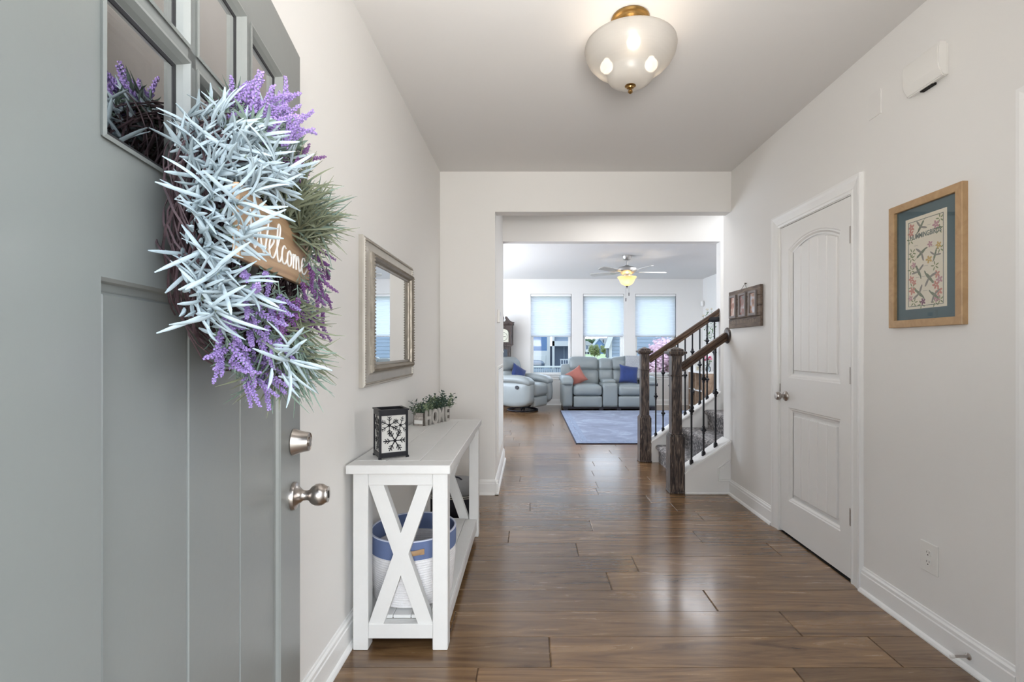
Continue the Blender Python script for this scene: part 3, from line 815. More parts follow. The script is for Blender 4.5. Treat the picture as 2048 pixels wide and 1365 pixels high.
def sprigs(name, meshes, spots, lean=(0, .45, 0), spread=.35, sc=1.0):
    spots = spots + [(x + r.uniform(-14, 14), y + r.uniform(-14, 14), n + r.uniform(-.015, .012)) for x, y, n in spots]
    for i, (px, py, n) in enumerate(spots):
        p = wloc(px, py, n); rad = Vector((p.x, 0, p.z)).normalized()
        d = (rad * .75 + Vector(lean) + Vector((r.uniform(-spread, spread), r.uniform(-spread, spread), r.uniform(-spread, spread)))).normalized()
        q = r.uniform(.85, 1.15) * sc
        link(name, meshes[i % len(meshes)], WR, tuple(p - d * .045), dirq(d, r.uniform(0, 6)), (q, q, q))
sprigs('lavender_sprig', LV, [(470, 205, .06), (500, 195, .08), (535, 205, .1), (560, 215, .1), (500, 230, .08), (525, 235, .09), (545, 245, .11), (570, 235, .12), (585, 250, .12), (560, 262, .12), (590, 270, .13), (520, 220, .09), (575, 200, .11), (480, 190, .07), (510, 212, .09), (545, 190, .1), (530, 250, .1), (600, 250, .13), (550, 225, .12), (575, 280, .13)], lean=(-.15, .5, -.05), sc=.8)
sprigs('lavender_sprig', LV, [(450, 660, .08), (440, 690, .075), (470, 700, .09), (455, 725, .08), (490, 720, .1), (480, 750, .095), (515, 740, .11), (520, 770, .11), (500, 690, .1), (540, 760, .12), (530, 700, .12), (510, 660, .11), (545, 680, .13), (495, 620, .11), (520, 630, .12), (540, 560, .135), (520, 575, .13), (505, 560, .12), (560, 640, .14), (535, 790, .115), (450, 745, .085), (500, 780, .1), (545, 735, .12), (560, 770, .13), (590, 700, .14), (575, 740, .13), (560, 700, .14), (475, 665, .09), (560, 610, .14)], lean=(0, .5, -.1), sc=.72)
sprigs('purple_sprig', MG, [(600, 300, .12), (605, 330, .125), (590, 345, .13), (610, 365, .12), (640, 500, .14), (645, 525, .14), (650, 550, .14), (640, 570, .14), (645, 600, .14), (635, 620, .14), (640, 645, .14), (625, 660, .14), (625, 590, .13), (615, 640, .14), (560, 630, .13), (585, 655, .14), (600, 620, .14), (630, 540, .13), (600, 690, .14), (575, 665, .14)], lean=(-.1, .3, -.4), sc=.75)
sprigs('grass_sprig', GR, [(600, 380, .13), (610, 400, .13), (625, 410, .14), (635, 430, .14), (615, 430, .13), (640, 450, .14), (630, 470, .14), (645, 480, .14), (620, 390, .13), (600, 420, .12), (610, 360, .13), (635, 400, .14), (590, 400, .12), (640, 420, .14), (650, 460, .15), (605, 345, .13), (625, 450, .13), (580, 700, .14), (590, 720, .15), (600, 740, .15), (580, 750, .14), (605, 700, .15), (615, 680, .15), (590, 770, .14), (570, 730, .13), (610, 750, .15), (570, 770, .13), (600, 660, .14), (560, 740, .13), (560, 780, .12)], lean=(-.2, .3, -.1))
# short leaf tufts filling the body of the wreath
def tuft_mesh(mat, seed):
    rr = random.Random(seed); b = B()
    for k in range(12):
        az = k * 2.4; el = rr.uniform(.3, 1.4); l = .04 * rr.uniform(.8, 1.3); d = Vector((cos(az) * sin(el), sin(az) * sin(el), cos(el))); a, _ = frame_axes(d)
        v = [b.verts.new(d * l * .1), b.verts.new(d * l * .55 + a * .0042), b.verts.new(d * l + Vector((0, 0, -.004))), b.verts.new(d * l * .55 - a * .0042)]
        b.faces.new(v)
    return mesh('tuft', b, mat)
TF = [tuft_mesh(LEAFG, 1), tuft_mesh(LEAFG, 2), tuft_mesh(LEAFP, 3)]
for i in range(120):
    a = 2 * pi * i / 120 + r.uniform(-.1, .1); rad = r.uniform(.14, .23); nn = r.uniform(.05, .1)
    if 2.5 < a < 4.0 and nn < .08: continue
    if cos(a) > .75: continue
    p = Vector((rad * cos(a), nn, rad * sin(a))); d = (Vector((cos(a) * .5, .8, sin(a) * .5)) + Vector((r.uniform(-.4, .4), 0, r.uniform(-.4, .4)))).normalized()
    link('leaf_tuft', TF[i % 3], WR, tuple(p), dirq(d, r.uniform(0, 6)))
# welcome board
BOARDW = wood('welcome_board_wood', [(.3, (.26, .15, .08)), (.5, (.40, .25, .14)), (.7, (.50, .34, .2))], scale=(1.2, 8, 9), rough=.5, per=.02)
PAINTW = plain('white_lettering', (.88, .87, .84), .6, var=.02)
sgx0, sgx1 = .345 - wc[0], .69 - wc[0]
zc = 1.416 - wc[1]
b = B(); box(b, sgx0, sgx1, .104, .113, zc - .053, zc + .05, .001); bd = part('welcome_board', b, BOARDW, WR, label='stained wooden board reading Welcome')
strokes = [[(0, .95), (.03, .5), (.1, .02), (.17, .45), (.21, .78)], [(.21, .78), (.24, .3), (.31, .02), (.38, .5), (.43, 1.02)],
           [(.42, .16), (.50, .32), (.56, .48), (.53, .58), (.47, .50), (.44, .25), (.47, .03), (.54, .0), (.60, .15)],
           [(.60, .15), (.70, .6), (.74, .95), (.71, 1.1), (.67, .95), (.65, .3), (.68, .0), (.74, .02), (.79, .2)],
           [(.91, .50), (.86, .55), (.81, .42), (.79, .2), (.82, .02), (.89, .02), (.95, .18)], [(1.03, .5), (.97, .38), (.96, .1), (1.01, .0), (1.07, .1), (1.08, .38), (1.03, .5), (1.06, .38), (1.13, .42)],
           [(1.14, .48), (1.15, .25), (1.15, .0)], [(1.15, .2), (1.19, .45), (1.23, .46), (1.245, .25), (1.245, .0)], [(1.245, .2), (1.29, .45), (1.33, .44), (1.345, .1), (1.38, .0), (1.44, .15)],
           [(1.43, .17), (1.52, .32), (1.57, .46), (1.53, .56), (1.47, .44), (1.45, .2), (1.48, .02), (1.56, .0), (1.68, .26)]]
for si, st in enumerate(strokes):
    b = B(); pts = crom([(.655 - wc[0] - q[0] * .175, .1135, zc - .030 + q[1] * .056) for q in st], 6)
    tube(b, pts, .0017, 6, flat=(1, 1)); part('lettering', b, PAINTW, bd, True)

# ------------------------------------------------------------ console table
TB = thing('console_table', 'distressed white farmhouse console table with X ends against left wall', 'table', (-.5375, 1.97, 0))
tx0, tx1, tl = -.2125, .2125, 1.28
ztop, th_ = .761, .036
b = B(); box(b, tx0, tx1, 0, .085, ztop - th_, ztop, .003); part('end_board', b, TABLEP, TB)
b = B(); box(b, tx0, tx1, tl - .085, tl, ztop - th_, ztop, .003); part('end_board', b, TABLEP, TB)
pwid = (tx1 - tx0) / 3
for i in range(3):
    b = B(); box(b, tx0 + i * pwid + .0008, tx0 + (i + 1) * pwid - .0008, .0865, tl - .0865, ztop - th_, ztop, .002); part('top_plank', b, TABLEP, TB)
lx = [(-.188, -.126), (.138, .2)]
for a0, a1 in lx:
    for y0, y1 in ((.015, .075), (tl - .075, tl - .015)):
        b = B(); box(b, a0, a1, y0, y1, 0, ztop - th_, .003); part('leg', b, TABLEP, TB)
for y in (.02, tl - .065):
    b = B(); box(b, -.126, .138, y, y + .045, .675, ztop - th_, .002); part('apron', b, TABLEP, TB)
    b = B(); box(b, -.126, .138, y, y + .045, .045, .105, .002); part('stretcher', b, TABLEP, TB)
    for s in (1, -1):
        xa, xb = (-.126, .138) if s > 0 else (.138, -.126)
        w = .056
        d = Vector((xb - xa, .675 - .105)); L = d.length; dn = d / L; hx = w / abs(dn.y) / 1.0
        b = B(); yo = .004 if s > 0 else .0045
        poly = [(xa, .105), (xa + s * hx, .105), (xb, .675), (xb - s * hx, .675)]
        prism(b, poly, y + yo, y + .045 - yo, 'y'); part('cross_brace', b, TABLEP, TB)
for x in (-.17, .165):
    b = B(); box(b, x - .012, x + .012, .075, tl - .075, .66, ztop - th_, .002); part('apron', b, TABLEP, TB)
for x in (-.178, .178):
    b = B(); box(b, x - .011, x + .011, .075, tl - .075, .045, .102, .002); part('side_rail', b, TABLEP, TB)
for i in range(5):
    w5 = (.189 * 2) / 5; b = B(); box(b, -.189 + i * w5 + .001, -.189 + (i + 1) * w5 - .001, .076 if i in (0, 4) else .066, tl - (.076 if i in (0, 4) else .066), .103, .118, .002); part('shelf_board', b, TABLEP, TB)
SCUFF = plain('paint_scuff', (.16, .14, .12), .8)
# ------------------------------------------------------------ basket
BK = thing('basket', 'woven rope basket with blue upper band and leather tab handles', 'basket', (-.537, 2.242, .118))
ROPE = plain('white_rope', (.80, .79, .80), .9, var=.1, vscale=60, bump=.6, bscale=220)
BLUEC = plain('blue_canvas', (.13, .18, .34), .85, var=.18, vscale=9, bump=.3, bscale=260)
LEATH = plain('tan_leather', (.40, .25, .13), .55, var=.1)
def brad(z): return .172 + .014 * min(1, (z / .16)) + .004 * (z / .3)
b = B(); pr = [(0, .0), (.145, 0), (.166, .006)]
nz = 20
for i in range(nz):
    z = .010 + i * .0105
    pr += [(brad(z), z), (brad(z) + .0028, z + .003), (brad(z) + .0028, z + .0075)]
zt_ = .010 + nz * .0105
pr += [(brad(zt_), zt_)]
inn = [(q[0] - .010, max(q[1], .012)) for q in reversed(pr[3:])]
lathe(b, pr + inn + [(0, .012)], 48, None, 0, False); bk = part('rope_body', b, ROPE, BK, True, angle=70)
b = B(); z0, z1 = zt_ - .002, .298
lathe(b, [(brad(z0) - .009, z0), (brad(z0) + .004, z0), (brad(.26) + .004, .26), (brad(z1) + .004, z1 - .003), (brad(z1), z1), (brad(z1) - .006, z1 - .003), (brad(.26) - .006, .26), (brad(z0) - .0085, z0)], 48, None, 0, False)
part('canvas_band', b, BLUEC, BK, True)
b = B(); lathe(b, [(brad(z1) - .005, z1 - .003), (brad(z1) + .004, z1 - .003), (brad(z1) + .003, z1 + .002), (brad(z1) - .004, z1 + .002), (brad(z1) - .005, z1 - .003)], 48, None, 0, False); part('rim_piping', b, plain('pale_piping', (.62, .66, .8), .8), BK, True)
for sgn in (-1, 1):
    b = B(); rr_ = brad(.255) + .005
    pts = [(rr_ * sin(a - sgn * .14), sgn * rr_ * cos(a - sgn * .14) + sgn * (.010 * (1 - (a / .26) ** 2)), .253) for a in (-.26, -.2, -.1, 0, .1, .2, .26)]
    tube(b, pts, .011, 8, flat=(.3, 1)); h = part('handle', b, LEATH, BK, True)
    for s2 in (-1, 1):
        b = B(); box(b, -.010, .010, -.002, .002, -.012, .012, .001); part('leather_patch', b, LEATH, h, loc=((rr_ + .001) * sin(.27 * s2 - sgn * .14), sgn * (rr_ + .001) * cos(.27 * s2 - sgn * .14), .253), rot=(0, 0, -sgn * (.27 * s2 - sgn * .14)))
# ------------------------------------------------------------ lantern
LN = thing('lantern', 'black metal candle lantern with snowflake cutouts on the table', 'lantern', (-.618, 2.151, .761), radians(29.6))
w_, d_ = .062, .058
FROST = plain('frosted_white_panel', (.74, .73, .70), .5, var=.05, trans=.3)
b = B()
for sx in (-1, 1):
    for sy in (-1, 1):
        box(b, sx * w_ - .0095 * (sx > 0), sx * w_ + .0095 * (sx < 0), sy * d_ - .0065 * (sy > 0), sy * d_ + .0065 * (sy < 0), 0, .208)
        box(b, sx * w_ - .012 * (sx > 0) + .003 * sx, sx * w_ + .012 * (sx < 0) + .003 * sx, sy * d_ - .012 * (sy > 0) + .003 * sy, sy * d_ + .012 * (sy < 0) + .003 * sy, 0, .008)
for z0, z1 in ((.006, .026), (.186, .208)):
    for sy in (-1, 1): box(b, -w_ + .006, w_ - .006, sy * d_ - (.005 if sy > 0 else 0), sy * d_ + (.005 if sy < 0 else 0), z0, z1)
    for sx in (-1, 1): box(b, sx * w_ - (.005 if sx > 0 else 0), sx * w_ + (.005 if sx < 0 else 0), -d_ + .006, d_ - .006, z0, z1)
part('lantern_frame', b, BLACKM, LN)
b = B(); ring(b, 0, 2 * w_ + .008, 0, 2 * d_ + .008, [(0, 0), (0, .006), (.014, .006), (.014, 0), (0, 0)])
bmesh.ops.transform(b, matrix=Matrix.Translation((-w_ - .004, -d_ - .004, .206)) @ Matrix(((1, 0, 0, 0), (0, 0, 1, 0), (0, 1, 0, 0), (0, 0, 0, 1))), verts=b.verts[:]); part('lantern_rim', b, BLACKM, LN)
for (x0, x1, y0, y1) in ((-w_ + .006, w_ - .006, -d_ + .007, -d_ + .009), (-w_ + .006, w_ - .006, d_ - .009, d_ - .007), (-w_ + .007, -w_ + .009, -d_ + .01, d_ - .01), (w_ - .009, w_ - .007, -d_ + .01, d_ - .01)):
    b = B(); box(b, x0, x1, y0, y1, .02, .19); part('frosted_panel', b, FROST, LN)
def flake(bm, cx_, cz_, R, rot=0, w=.0021, plane='f', clip=None):
    def seg(p, q, ww):
        p = Vector(p); q = Vector(q)
        if clip:
            x0, x1, z0, z1 = clip
            for _ in range(12):
                if not (x0 <= q.x <= x1 and z0 <= q.y <= z1): q = p + (q - p) * .85
            if not (x0 <= p.x <= x1 and z0 <= p.y <= z1): return
        d = q - p
        if d.length < 1e-4: return
        nn = Vector((-d.y, d.x)).normalized() * ww / 2
        prism(bm, [p + nn, q + nn, q - nn, p - nn], 0, .0022, 'y')
    for k in range(6):
        a = rot + k * pi / 3; u = Vector((cos(a), sin(a))); c = Vector((cx_, cz_))
        seg(c, c + u * R, w)
        for f, l in ((.45, .3), (.68, .26)):
            for s in (-1, 1):
                v = Vector((cos(a + s * .8), sin(a + s * .8))); seg(c + u * R * f, c + u * R * f + v * R * l, w * .85)
    pts = [(cx_ + R * .16 * cos(q * pi / 3), cz_ + R * .16 * sin(q * pi / 3)) for q in range(6)]
    prism(bm, pts, 0, .0024, 'y')
for side, (mat4, hw_) in enumerate(((Matrix.Translation((0, -d_ + .0048, 0)), w_ - .006), (Matrix.Translation((-w_ + .0048, 0, 0)) @ Matrix.Rotation(-pi / 2, 4, 'Z'), d_ - .006), (Matrix.Translation((0, d_ - .0048 - .0022, 0)), w_ - .006), (Matrix.Translation((w_ - .0048 - .002, 0, 0)) @ Matrix.Rotation(-pi / 2, 4, 'Z'), d_ - .006))):
    cl = (-hw_, hw_, .028, .186)
    for (cx_, cz_, R, ro, w) in ((-.018, .143, .044, .52, .003), (.030, .140, .040, .25, .0022), (.006, .075, .05, 0, .004)):
        b = B(); flake(b, cx_, cz_, R, ro, w, clip=cl); bmesh.ops.transform(b, matrix=mat4, verts=b.verts[:]); part('snowflake', b, BLACKM, LN)
# ------------------------------------------------------------ planter
pa = Vector((-.648, 2.955)); pb_ = Vector((-.531, 3.205)); dv = (pb_ - pa); Lp = dv.length; ang = atan2(dv.y, dv.x)
PL = thing('planter', 'weathered wood planter of faux greenery with grey HOME letters', 'planter', (pa.x, pa.y, .761), ang)
GREYW = wood('weathered_grey_wood', [(.3, (.20, .17, .15)), (.5, (.40, .36, .33)), (.75, (.58, .54, .5))], scale=(2, 12, 9), rough=.75, per=.08)
wd = .078; DRKW = wood('dark_weathered_wood', [(.3, (.05, .042, .036)), (.75, (.16, .14, .12))], scale=(2, 12, 9), rough=.8, per=.1)
for k in range(4):
    z0 = k * .02
    for y0, y1 in ((0, .006), (wd - .006, wd)):
        b = B(); box(b, 0, Lp, y0, y1, z0 + .0007, z0 + .0193, .0008); part('slat', b, DRKW, PL)
    for x0, x1 in ((0, .006), (Lp - .006, Lp)):
        b = B(); box(b, x0, x1, .006, wd - .006, z0 + .0007, z0 + .0193, .0008); part('slat', b, GREYW, PL)
b = B(); box(b, .006, Lp - .006, .006, wd - .006, .002, .06); part('soil', b, plain('dark_soil', (.03, .025, .02), .95), PL)
b = B(); box(b, -.002, -.0005, .008, wd - .008, .012, .034, .0003); part('label_card', b, plain('white_card', (.82, .82, .8), .6), PL)
LETM = plain('grey_letter_paint', (.42, .40, .37), .7, var=.15, vscale=40)
for i, ch in enumerate('HOME'):
    b = text_bm(ch, .132, .0065, .0035, scx=.60)
    # viewer in front of the long side (local -y): left to right is +x
    bmesh.ops.transform(b, matrix=Matrix.Rotation(pi, 4, 'Z'), verts=b.verts[:])
    part('letter', b, LETM, PL, loc=(.036 + i * .066, -.007, .002))
GEU = [plain('eucalyptus_leaf', (.13, .19, .12), .6, var=.3, vscale=40), plain('eucalyptus_leaf_light', (.24, .30, .18), .6, var=.3, vscale=40), plain('eucalyptus_leaf_dark', (.05, .09, .07), .6, var=.3, vscale=40)]
def euc_mesh(seed, L):
    rr = random.Random(seed); b = B(); c = rr.uniform(.1, .5)
    P = lambda f: Vector((c * f * f * L, 0, L * f))
    tube(b, [P(q / 4) for q in range(5)], .0009, 4)
    for k in range(14):
        f = .2 + .8 * k / 13; az = k * 2.4; s = .0105 * (1.2 - .5 * f); p = P(f)
        d = Vector((cos(az), sin(az), .6)).normalized(); a, bb = frame_axes(d)
        cc = p + d * s; pts = [b.verts.new(cc + (d * cos(q * pi / 3) + a * sin(q * pi / 3) * .75) * s + bb * (.0012 * (q % 2))) for q in range(6)]
        b.faces.new(pts)
    return mesh('sprig', b, GEU[seed % 3])
EM = [euc_mesh(i, (.07, .085, .1)[i % 3]) for i in range(9)]
r = random.Random(8)
for i in range(110):
    x = r.uniform(.012, Lp - .012); y = r.uniform(.012, wd - .012)
    d = Vector(((x - Lp / 2) * 2.6 + r.uniform(-.3, .3), (y - wd / 2) * 9 + r.uniform(-.3, .3), 1.0)).normalized()
    s = r.uniform(.65, 1.05) * (1 + .3 * (x / Lp))
    link('greenery_sprig', EM[i % 9], PL, (x, y, .055), dirq(d, r.uniform(0, 6)), (s, s, s))
# ------------------------------------------------------------ bag behind the table
BG = thing('storage_bag', 'grey and black bag with pale piping on floor behind the console table', 'bag', (-.56, 3.62, 0), 0)
GF = plain('grey_fabric', (.22, .22, .225), .9, var=.15, vscale=12, bump=.3)
BF = plain('black_fabric', (.012, .012, .02), .8, var=.3, vscale=30)
b = B(); puff(b, -.17, .145, -.13, .13, .0, .16, .05, (.01, .01, 0)); part('bag_base', b, BF, BG, True)
b = B(); puff(b, -.168, .143, -.125, .125, .14, .26, .06, (.01, .01, .012)); part('bag_top', b, GF, BG, True)
PIP = plain('beige_piping', (.50, .47, .42), .8)
for z in (.150, .163):
    b = B(); n = 40; pts = []
    for i in range(n + 1):
        a = 2 * pi * i / n; ca, sa = cos(a), sin(a)
        pts.append((-.0125 + .167 * math.copysign(abs(ca) ** .5, ca), .135 * math.copysign(abs(sa) ** .5, sa), z))
    tube(b, pts, .0035, 6, False); part('piping', b, PIP, BG, True)
b = B(); tube(b, crom([(-.09, -.05, .25), (-.06, -.05, .285), (.03, -.05, .285), (.07, -.05, .25)]), .006, 6); part('bag_handle', b, BF, BG, True)
b = B(); tube(b, crom([(.150, .06, .13), (.172, .05, .11), (.176, .03, .06), (.168, .02, .02)]), .005, 6); part('shoulder_strap', b, plain('tan_strap', (.3, .2, .13), .7), BG, True)
# ------------------------------------------------------------ mirror on left wall
MR = thing('wall_mirror', 'antique silver framed rectangular mirror on the left wall', 'mirror', (XL, 2.60, 1.402), radians(-90))
SILV = plain('antique_silver', (.27, .24, .20), .36, .75, var=.25, vscale=30, bump=.3, bscale=90)
SILL = plain('pale_silver_leaf', (.50, .47, .42), .4, .45, var=.12, vscale=14)
GLM_ = plain('mirror_glass', (.92, .94, .95), .01, 1.0, var=0)
hx_, hz_ = .45, .3415
b = B(); ring(b, -hx_, hx_, -hz_, hz_, [(0, 0), (0, .018), (.006, .024), (.010, .022), (.012, .026), (.018, .026), (.02, .021), (.055, .026), (.062, .030)]); part('outer_frame', b, SILL, MR)
b = B(); ring(b, -hx_ + .062, hx_ - .062, -hz_ + .062, hz_ - .062, [(0, .028), (.002, .040), (.010, .048), (.020, .048), (.030, .040), (.034, .030), (.036, .026), (.046, .024), (.048, .018)]); inner = part('inner_frame', b, SILV, MR)
b = B()
ix, iz = hx_ - .062 - .015, hz_ - .062 - .015
def beads(p0, p1, n, rad, y):
    for i in range(n):
        f = (i + .5) / n; x = p0[0] + (p1[0] - p0[0]) * f; z = p0[1] + (p1[1] - p0[1]) * f
        dx, dz = (p1[0] - p0[0]), (p1[1] - p0[1]); l = sqrt(dx * dx + dz * dz); dx /= l; dz /= l
        tube(b, [(x - dx * .006 - dz * .008, y - .004, z - dz * .006 + dx * .008), (x, y + .003, z), (x + dx * .006 + dz * .008, y - .004, z + dz * .006 - dx * .008)], [rad * .4, rad, rad * .4], 5)
beads((-ix, iz), (ix, iz), 44, .0062, .046); beads((-ix, -iz), (ix, -iz), 44, .0062, .046); beads((-ix, -iz), (-ix, iz), 34, .0062, .046); beads((ix, -iz), (ix, iz), 34, .0062, .046)
part('rope_beading', b, SILV, inner, True, kind='stuff')
b = B()
ox_, oz_ = hx_ - .015, hz_ - .015
for (p0, p1, n) in (((-ox_, oz_), (ox_, oz_), 70), ((-ox_, -oz_), (ox_, -oz_), 70), ((-ox_, -oz_), (-ox_, oz_), 54), ((ox_, -oz_), (ox_, oz_), 54)):
    for i in range(n):
        f = (i + .5) / n; c = (p0[0] + (p1[0] - p0[0]) * f, .026, p0[1] + (p1[1] - p0[1]) * f)
        ball(b, c, .0042, 6, 4)
part('pearl_beading', b, SILV, MR, True, kind='stuff')
b = B(); box(b, -hx_ + .10, hx_ - .10, .014, .020, -hz_ + .10, hz_ - .10); part('mirror_glass', b, GLM_, MR)
# ------------------------------------------------------------ hall ceiling light
CL = thing('ceiling_light', 'brass semi-flush ceiling light with frosted bell glass bowl', 'ceiling light', (.453, 2.19, ZC))
b = B(); lathe(b, [(0, 0), (.083, 0), (.086, -.006), (.083, -.014), (.074, -.018), (.072, -.026), (.060, -.034), (.05, -.04), (.045, -.055), (.012, -.06), (.012, -.075), (0, -.075)], 40); part('canopy', b, BRASS, CL, True)
BOWL = shade_mat('frosted_glass', (.56, .545, .52), .34, .35, clear=.22)
b = B(); outer = [(.196, -.124), (.203, -.128), (.205, -.14), (.200, -.165), (.186, -.192), (.165, -.215), (.140, -.231), (.120, -.242), (.108, -.254), (.103, -.268), (.094, -.284), (.068, -.299), (.03, -.307), (.0, -.308)]
lathe(b, outer[:-1] + [(.012, -.308), (.012, -.305)] + [(max(.012, q[0] - .004), q[1] + .004) for q in reversed(outer[:-1])], 56, None, 0, False); part('glass_bowl', b, BOWL, CL, True, angle=80)
b = B(); cyl(b, (0, 0, -.07), (0, 0, -.31), .004, n=8); part('centre_rod', b, BRASS, CL, True)
b = B(); lathe(b, [(0, -.303), (.024, -.305), (.025, -.309), (.017, -.313), (.015, -.318), (.006, -.321), (.006, -.325), (.0105, -.330), (.0105, -.336), (.004, -.342), (0, -.343)], 24); part('finial', b, BRASS, CL, True)
BULB = emit('lit_bulb', (1.0, .85, .68), 3.4)
for i, a in enumerate((radians(-95), radians(25), radians(145))):
    b = B(); lathe(b, [(0, -.030), (.014, -.027), (.026, -.015), (.030, 0), (.026, .015), (.016, .026), (.013, .035), (0, .035)], 16)
    q = Vector((cos(a) * .118, sin(a) * .118, -.182)); part('bulb', b, BULB, CL, True, tuple(q), rot=(0, 0, 0))
    b = B(); tube(b, [tuple(q + Vector((0, 0, .035))), tuple(q + Vector((-cos(a) * .03, -sin(a) * .03, .07))), (0, 0, -.07)], .008, 8); part('lamp_arm', b, BRASS, CL, True)
# ------------------------------------------------------------ things on the right wall
DC = thing('door_chime', 'white plastic door chime box high on the right wall', 'door chime', (XR, 2.055, 2.345), radians(90))
b = B(); box(b, -.088, .088, 0, .012, .006, .134, .002); part('back_plate', b, PLAST, DC)
b = B(); prism(b, [(.012, .0), (.030, .0), (.048, .030), (.052, .045), (.052, .118), (.046, .138), (.012, .138)], -.094, .094, 'x'); bmesh.ops.bevel(b, geom=b.edges[:], offset=.004, segments=2, affect='EDGES'); part('cover', b, PLAST, DC, True)
b = B(); box(b, -.03, .035, .002, .02, -.004, .004); part('grille_slot', b, DARK, DC)
BPl = thing('blank_wall_plate', 'flush painted blank plate left of the door chime', 'wall plate', (XR, 2.387, 2.376), radians(90))
b = B(); box(b, -.044, .044, 0, .006, 0, .122, .0015); part('plate', b, PLATE, BPl)
for z in (.035, .087):
    b = B(); cyl(b, (0, .003, z), (0, .0048, z), .003, n=10); part('screw', b, PLATE, BPl)
OU = thing('wall_outlet', 'white duplex electrical outlet low on the right wall', 'outlet', (XR, 2.062, .283), radians(90))
b = B(); box(b, -.045, .045, 0, .006, 0, .128, .003, 2); part('plate', b, PLAST, OU)
for z in (.044, .084):
    b = B(); pts = [(.0165 * cos(a) if abs(cos(a)) < .8 else .0132 * (1 if cos(a) > 0 else -1), z + .0145 * sin(a)) for a in [2 * pi * q / 20 for q in range(20)]]
    prism(b, [(x, zz) for x, zz in pts], .005, .0085, 'y'); sck = part('socket', b, PLAST, OU)
    b = B(); box(b, -.0075, -.0058, .0084, .0088, z - .001, z + .008); box(b, .0055, .0075, .0084, .0088, z - .001, z + .007); cyl(b, (0, .0084, z - .008), (0, .0088, z - .008), .0026, n=8); part('slot', b, DARK, sck)
DS = thing('door_stop', 'white tipped metal door stop sticking out of the right baseboard', 'door stop', (XR - .016, 1.862, .054), radians(90))
b = B(); lathe(b, [(0, 0), (.013, 0), (.012, .004), (.005, .008), (.0048, .058), (0, .058)], 16, Matrix.Rotation(-pi / 2, 4, 'X')); part('rod', b, NICKEL, DS, True)
b = B(); lathe(b, [(0, .056), (.0065, .056), (.0075, .062), (.006, .07), (0, .072)], 16, Matrix.Rotation(-pi / 2, 4, 'X')); part('rubber_tip', b, PLAST, DS, True)
# framed hummingbird print
PY0, PY1, PZ0_, PZ1_ = 1.882, 2.268, 1.331, 1.889
FP = thing('framed_print', 'light wood framed hummingbird print with teal mat on right wall', 'framed print', (XR, (PY0 + PY1) / 2, PZ0_), radians(90))
OAK = wood('light_frame_wood', [(.3, (.38, .235, .115)), (.7, (.50, .33, .175))], scale=(6, 6, 6), rough=.45, per=.02)
fw, fh = (PY1 - PY0) / 2, PZ1_ - PZ0_
b = B(); ring(b, -fw, fw, 0, fh, [(0, 0), (0, .022), (.002, .024), (.030, .024), (.033, .022), (.033, .006)]); part('frame', b, OAK, FP)
b = B(); box(b, -fw + .03, fw - .03, .002, .008, .03, fh - .03); part('mat_board', b, plain('teal_mat', (.03, .082, .10), .8, var=.05), FP)
CREAM = plain('cream_paper', (.74, .68, .55), .8, var=.04)
b = B(); box(b, -.108, .108, .008, .0092, 1.41 - PZ0_, 1.812 - PZ0_); pr_ = part('print_sheet', b, CREAM, FP)
zc_ = (1.41 + 1.812) / 2 - PZ0_
INK = plain('green_ink', (.10, .14, .12), .8)
cols = {'pink': plain('pink_ink', (.55, .22, .17), .8), 'rose': plain('rose_ink', (.48, .25, .28), .8), 'leafg': plain('leaf_ink', (.20, .24, .10), .8), 'gold': plain('gold_ink', (.55, .36, .10), .8), 'bird': plain('bird_ink', (.16, .19, .12), .8), 'wing': plain('wing_ink', (.24, .22, .19), .8), 'violet': plain('violet_ink', (.19, .06, .12), .8)}
b = B(); ring(b, -.092, .092, zc_ - .19, zc_ + .185, [(0, .0092), (0, .0096), (.0025, .0096), (.0025, .0092)]); part('printed_border', b, INK, pr_)
b = text_bm('HUMMINGBIRDS', .031, .0002, .0006, scx=.72)
for v in b.verts:   # gentle rise towards the right of the sheet
    v.co.z += -v.co.x * .03
part('printed_title', b, INK, pr_, loc=(0, .0096, 1.718 - PZ0_))
def blob(bm, x, z, rx, rz, rot, y=.0095, n=9):
    vv = []
    for q in range(n):
        a = 2 * pi * q / n; u, w = rx * cos(a), rz * sin(a)
        vv.append(bm.verts.new((x + u * cos(rot) - w * sin(rot), y, z + u * sin(rot) + w * cos(rot))))
    bm.faces.new(vv)
# viewer left = local +x
def flower(x, z, s, c):
    b = B()
    for q in range(5): a = q * 2 * pi / 5; blob(b, x + cos(a) * s * .5, z + sin(a) * s * .5, s * .42, s * .24, a, .00955)
    part('printed_flower', b, cols[c], pr_)
def leaves(x, z, s):
    b = B()
    for q in range(5): a = q * 1.3 + x * 50; blob(b, x + cos(a) * s * .7, z + sin(a) * s * .7, s * .5, s * .16, a, .00942)
    part('printed_leaf', b, cols['leafg'], pr_)
def bird(x, z, s, ro):
    b = B(); blob(b, x, z, s, s * .28, ro, .0097); blob(b, x - cos(ro) * s, z - sin(ro) * s, s * .5, s * .14, ro + .3, .0097); blob(b, x + cos(ro) * s, z + sin(ro) * s, s * .3, s * .22, ro, .0098)
    e = (x + cos(ro) * s * 1.2, z + sin(ro) * s * 1.2); tube(b, [(e[0], .0097, e[1]), (e[0] + cos(ro) * s * .8, .0097, e[1] + sin(ro) * s * .8 - .002)], .0006, 4)
    part('printed_bird', b, cols['bird'], pr_)
    b = B()
    for k in (-1, 1): blob(b, x + cos(ro + k * 1.2) * s * .8, z + sin(ro + k * 1.2) * s * .8, s * .8, s * .2, ro + k * 1.25, .00985)
    part('printed_wing', b, cols['wing'], pr_)
Z_ = lambda y: zc_ + (.5 - y) * .40
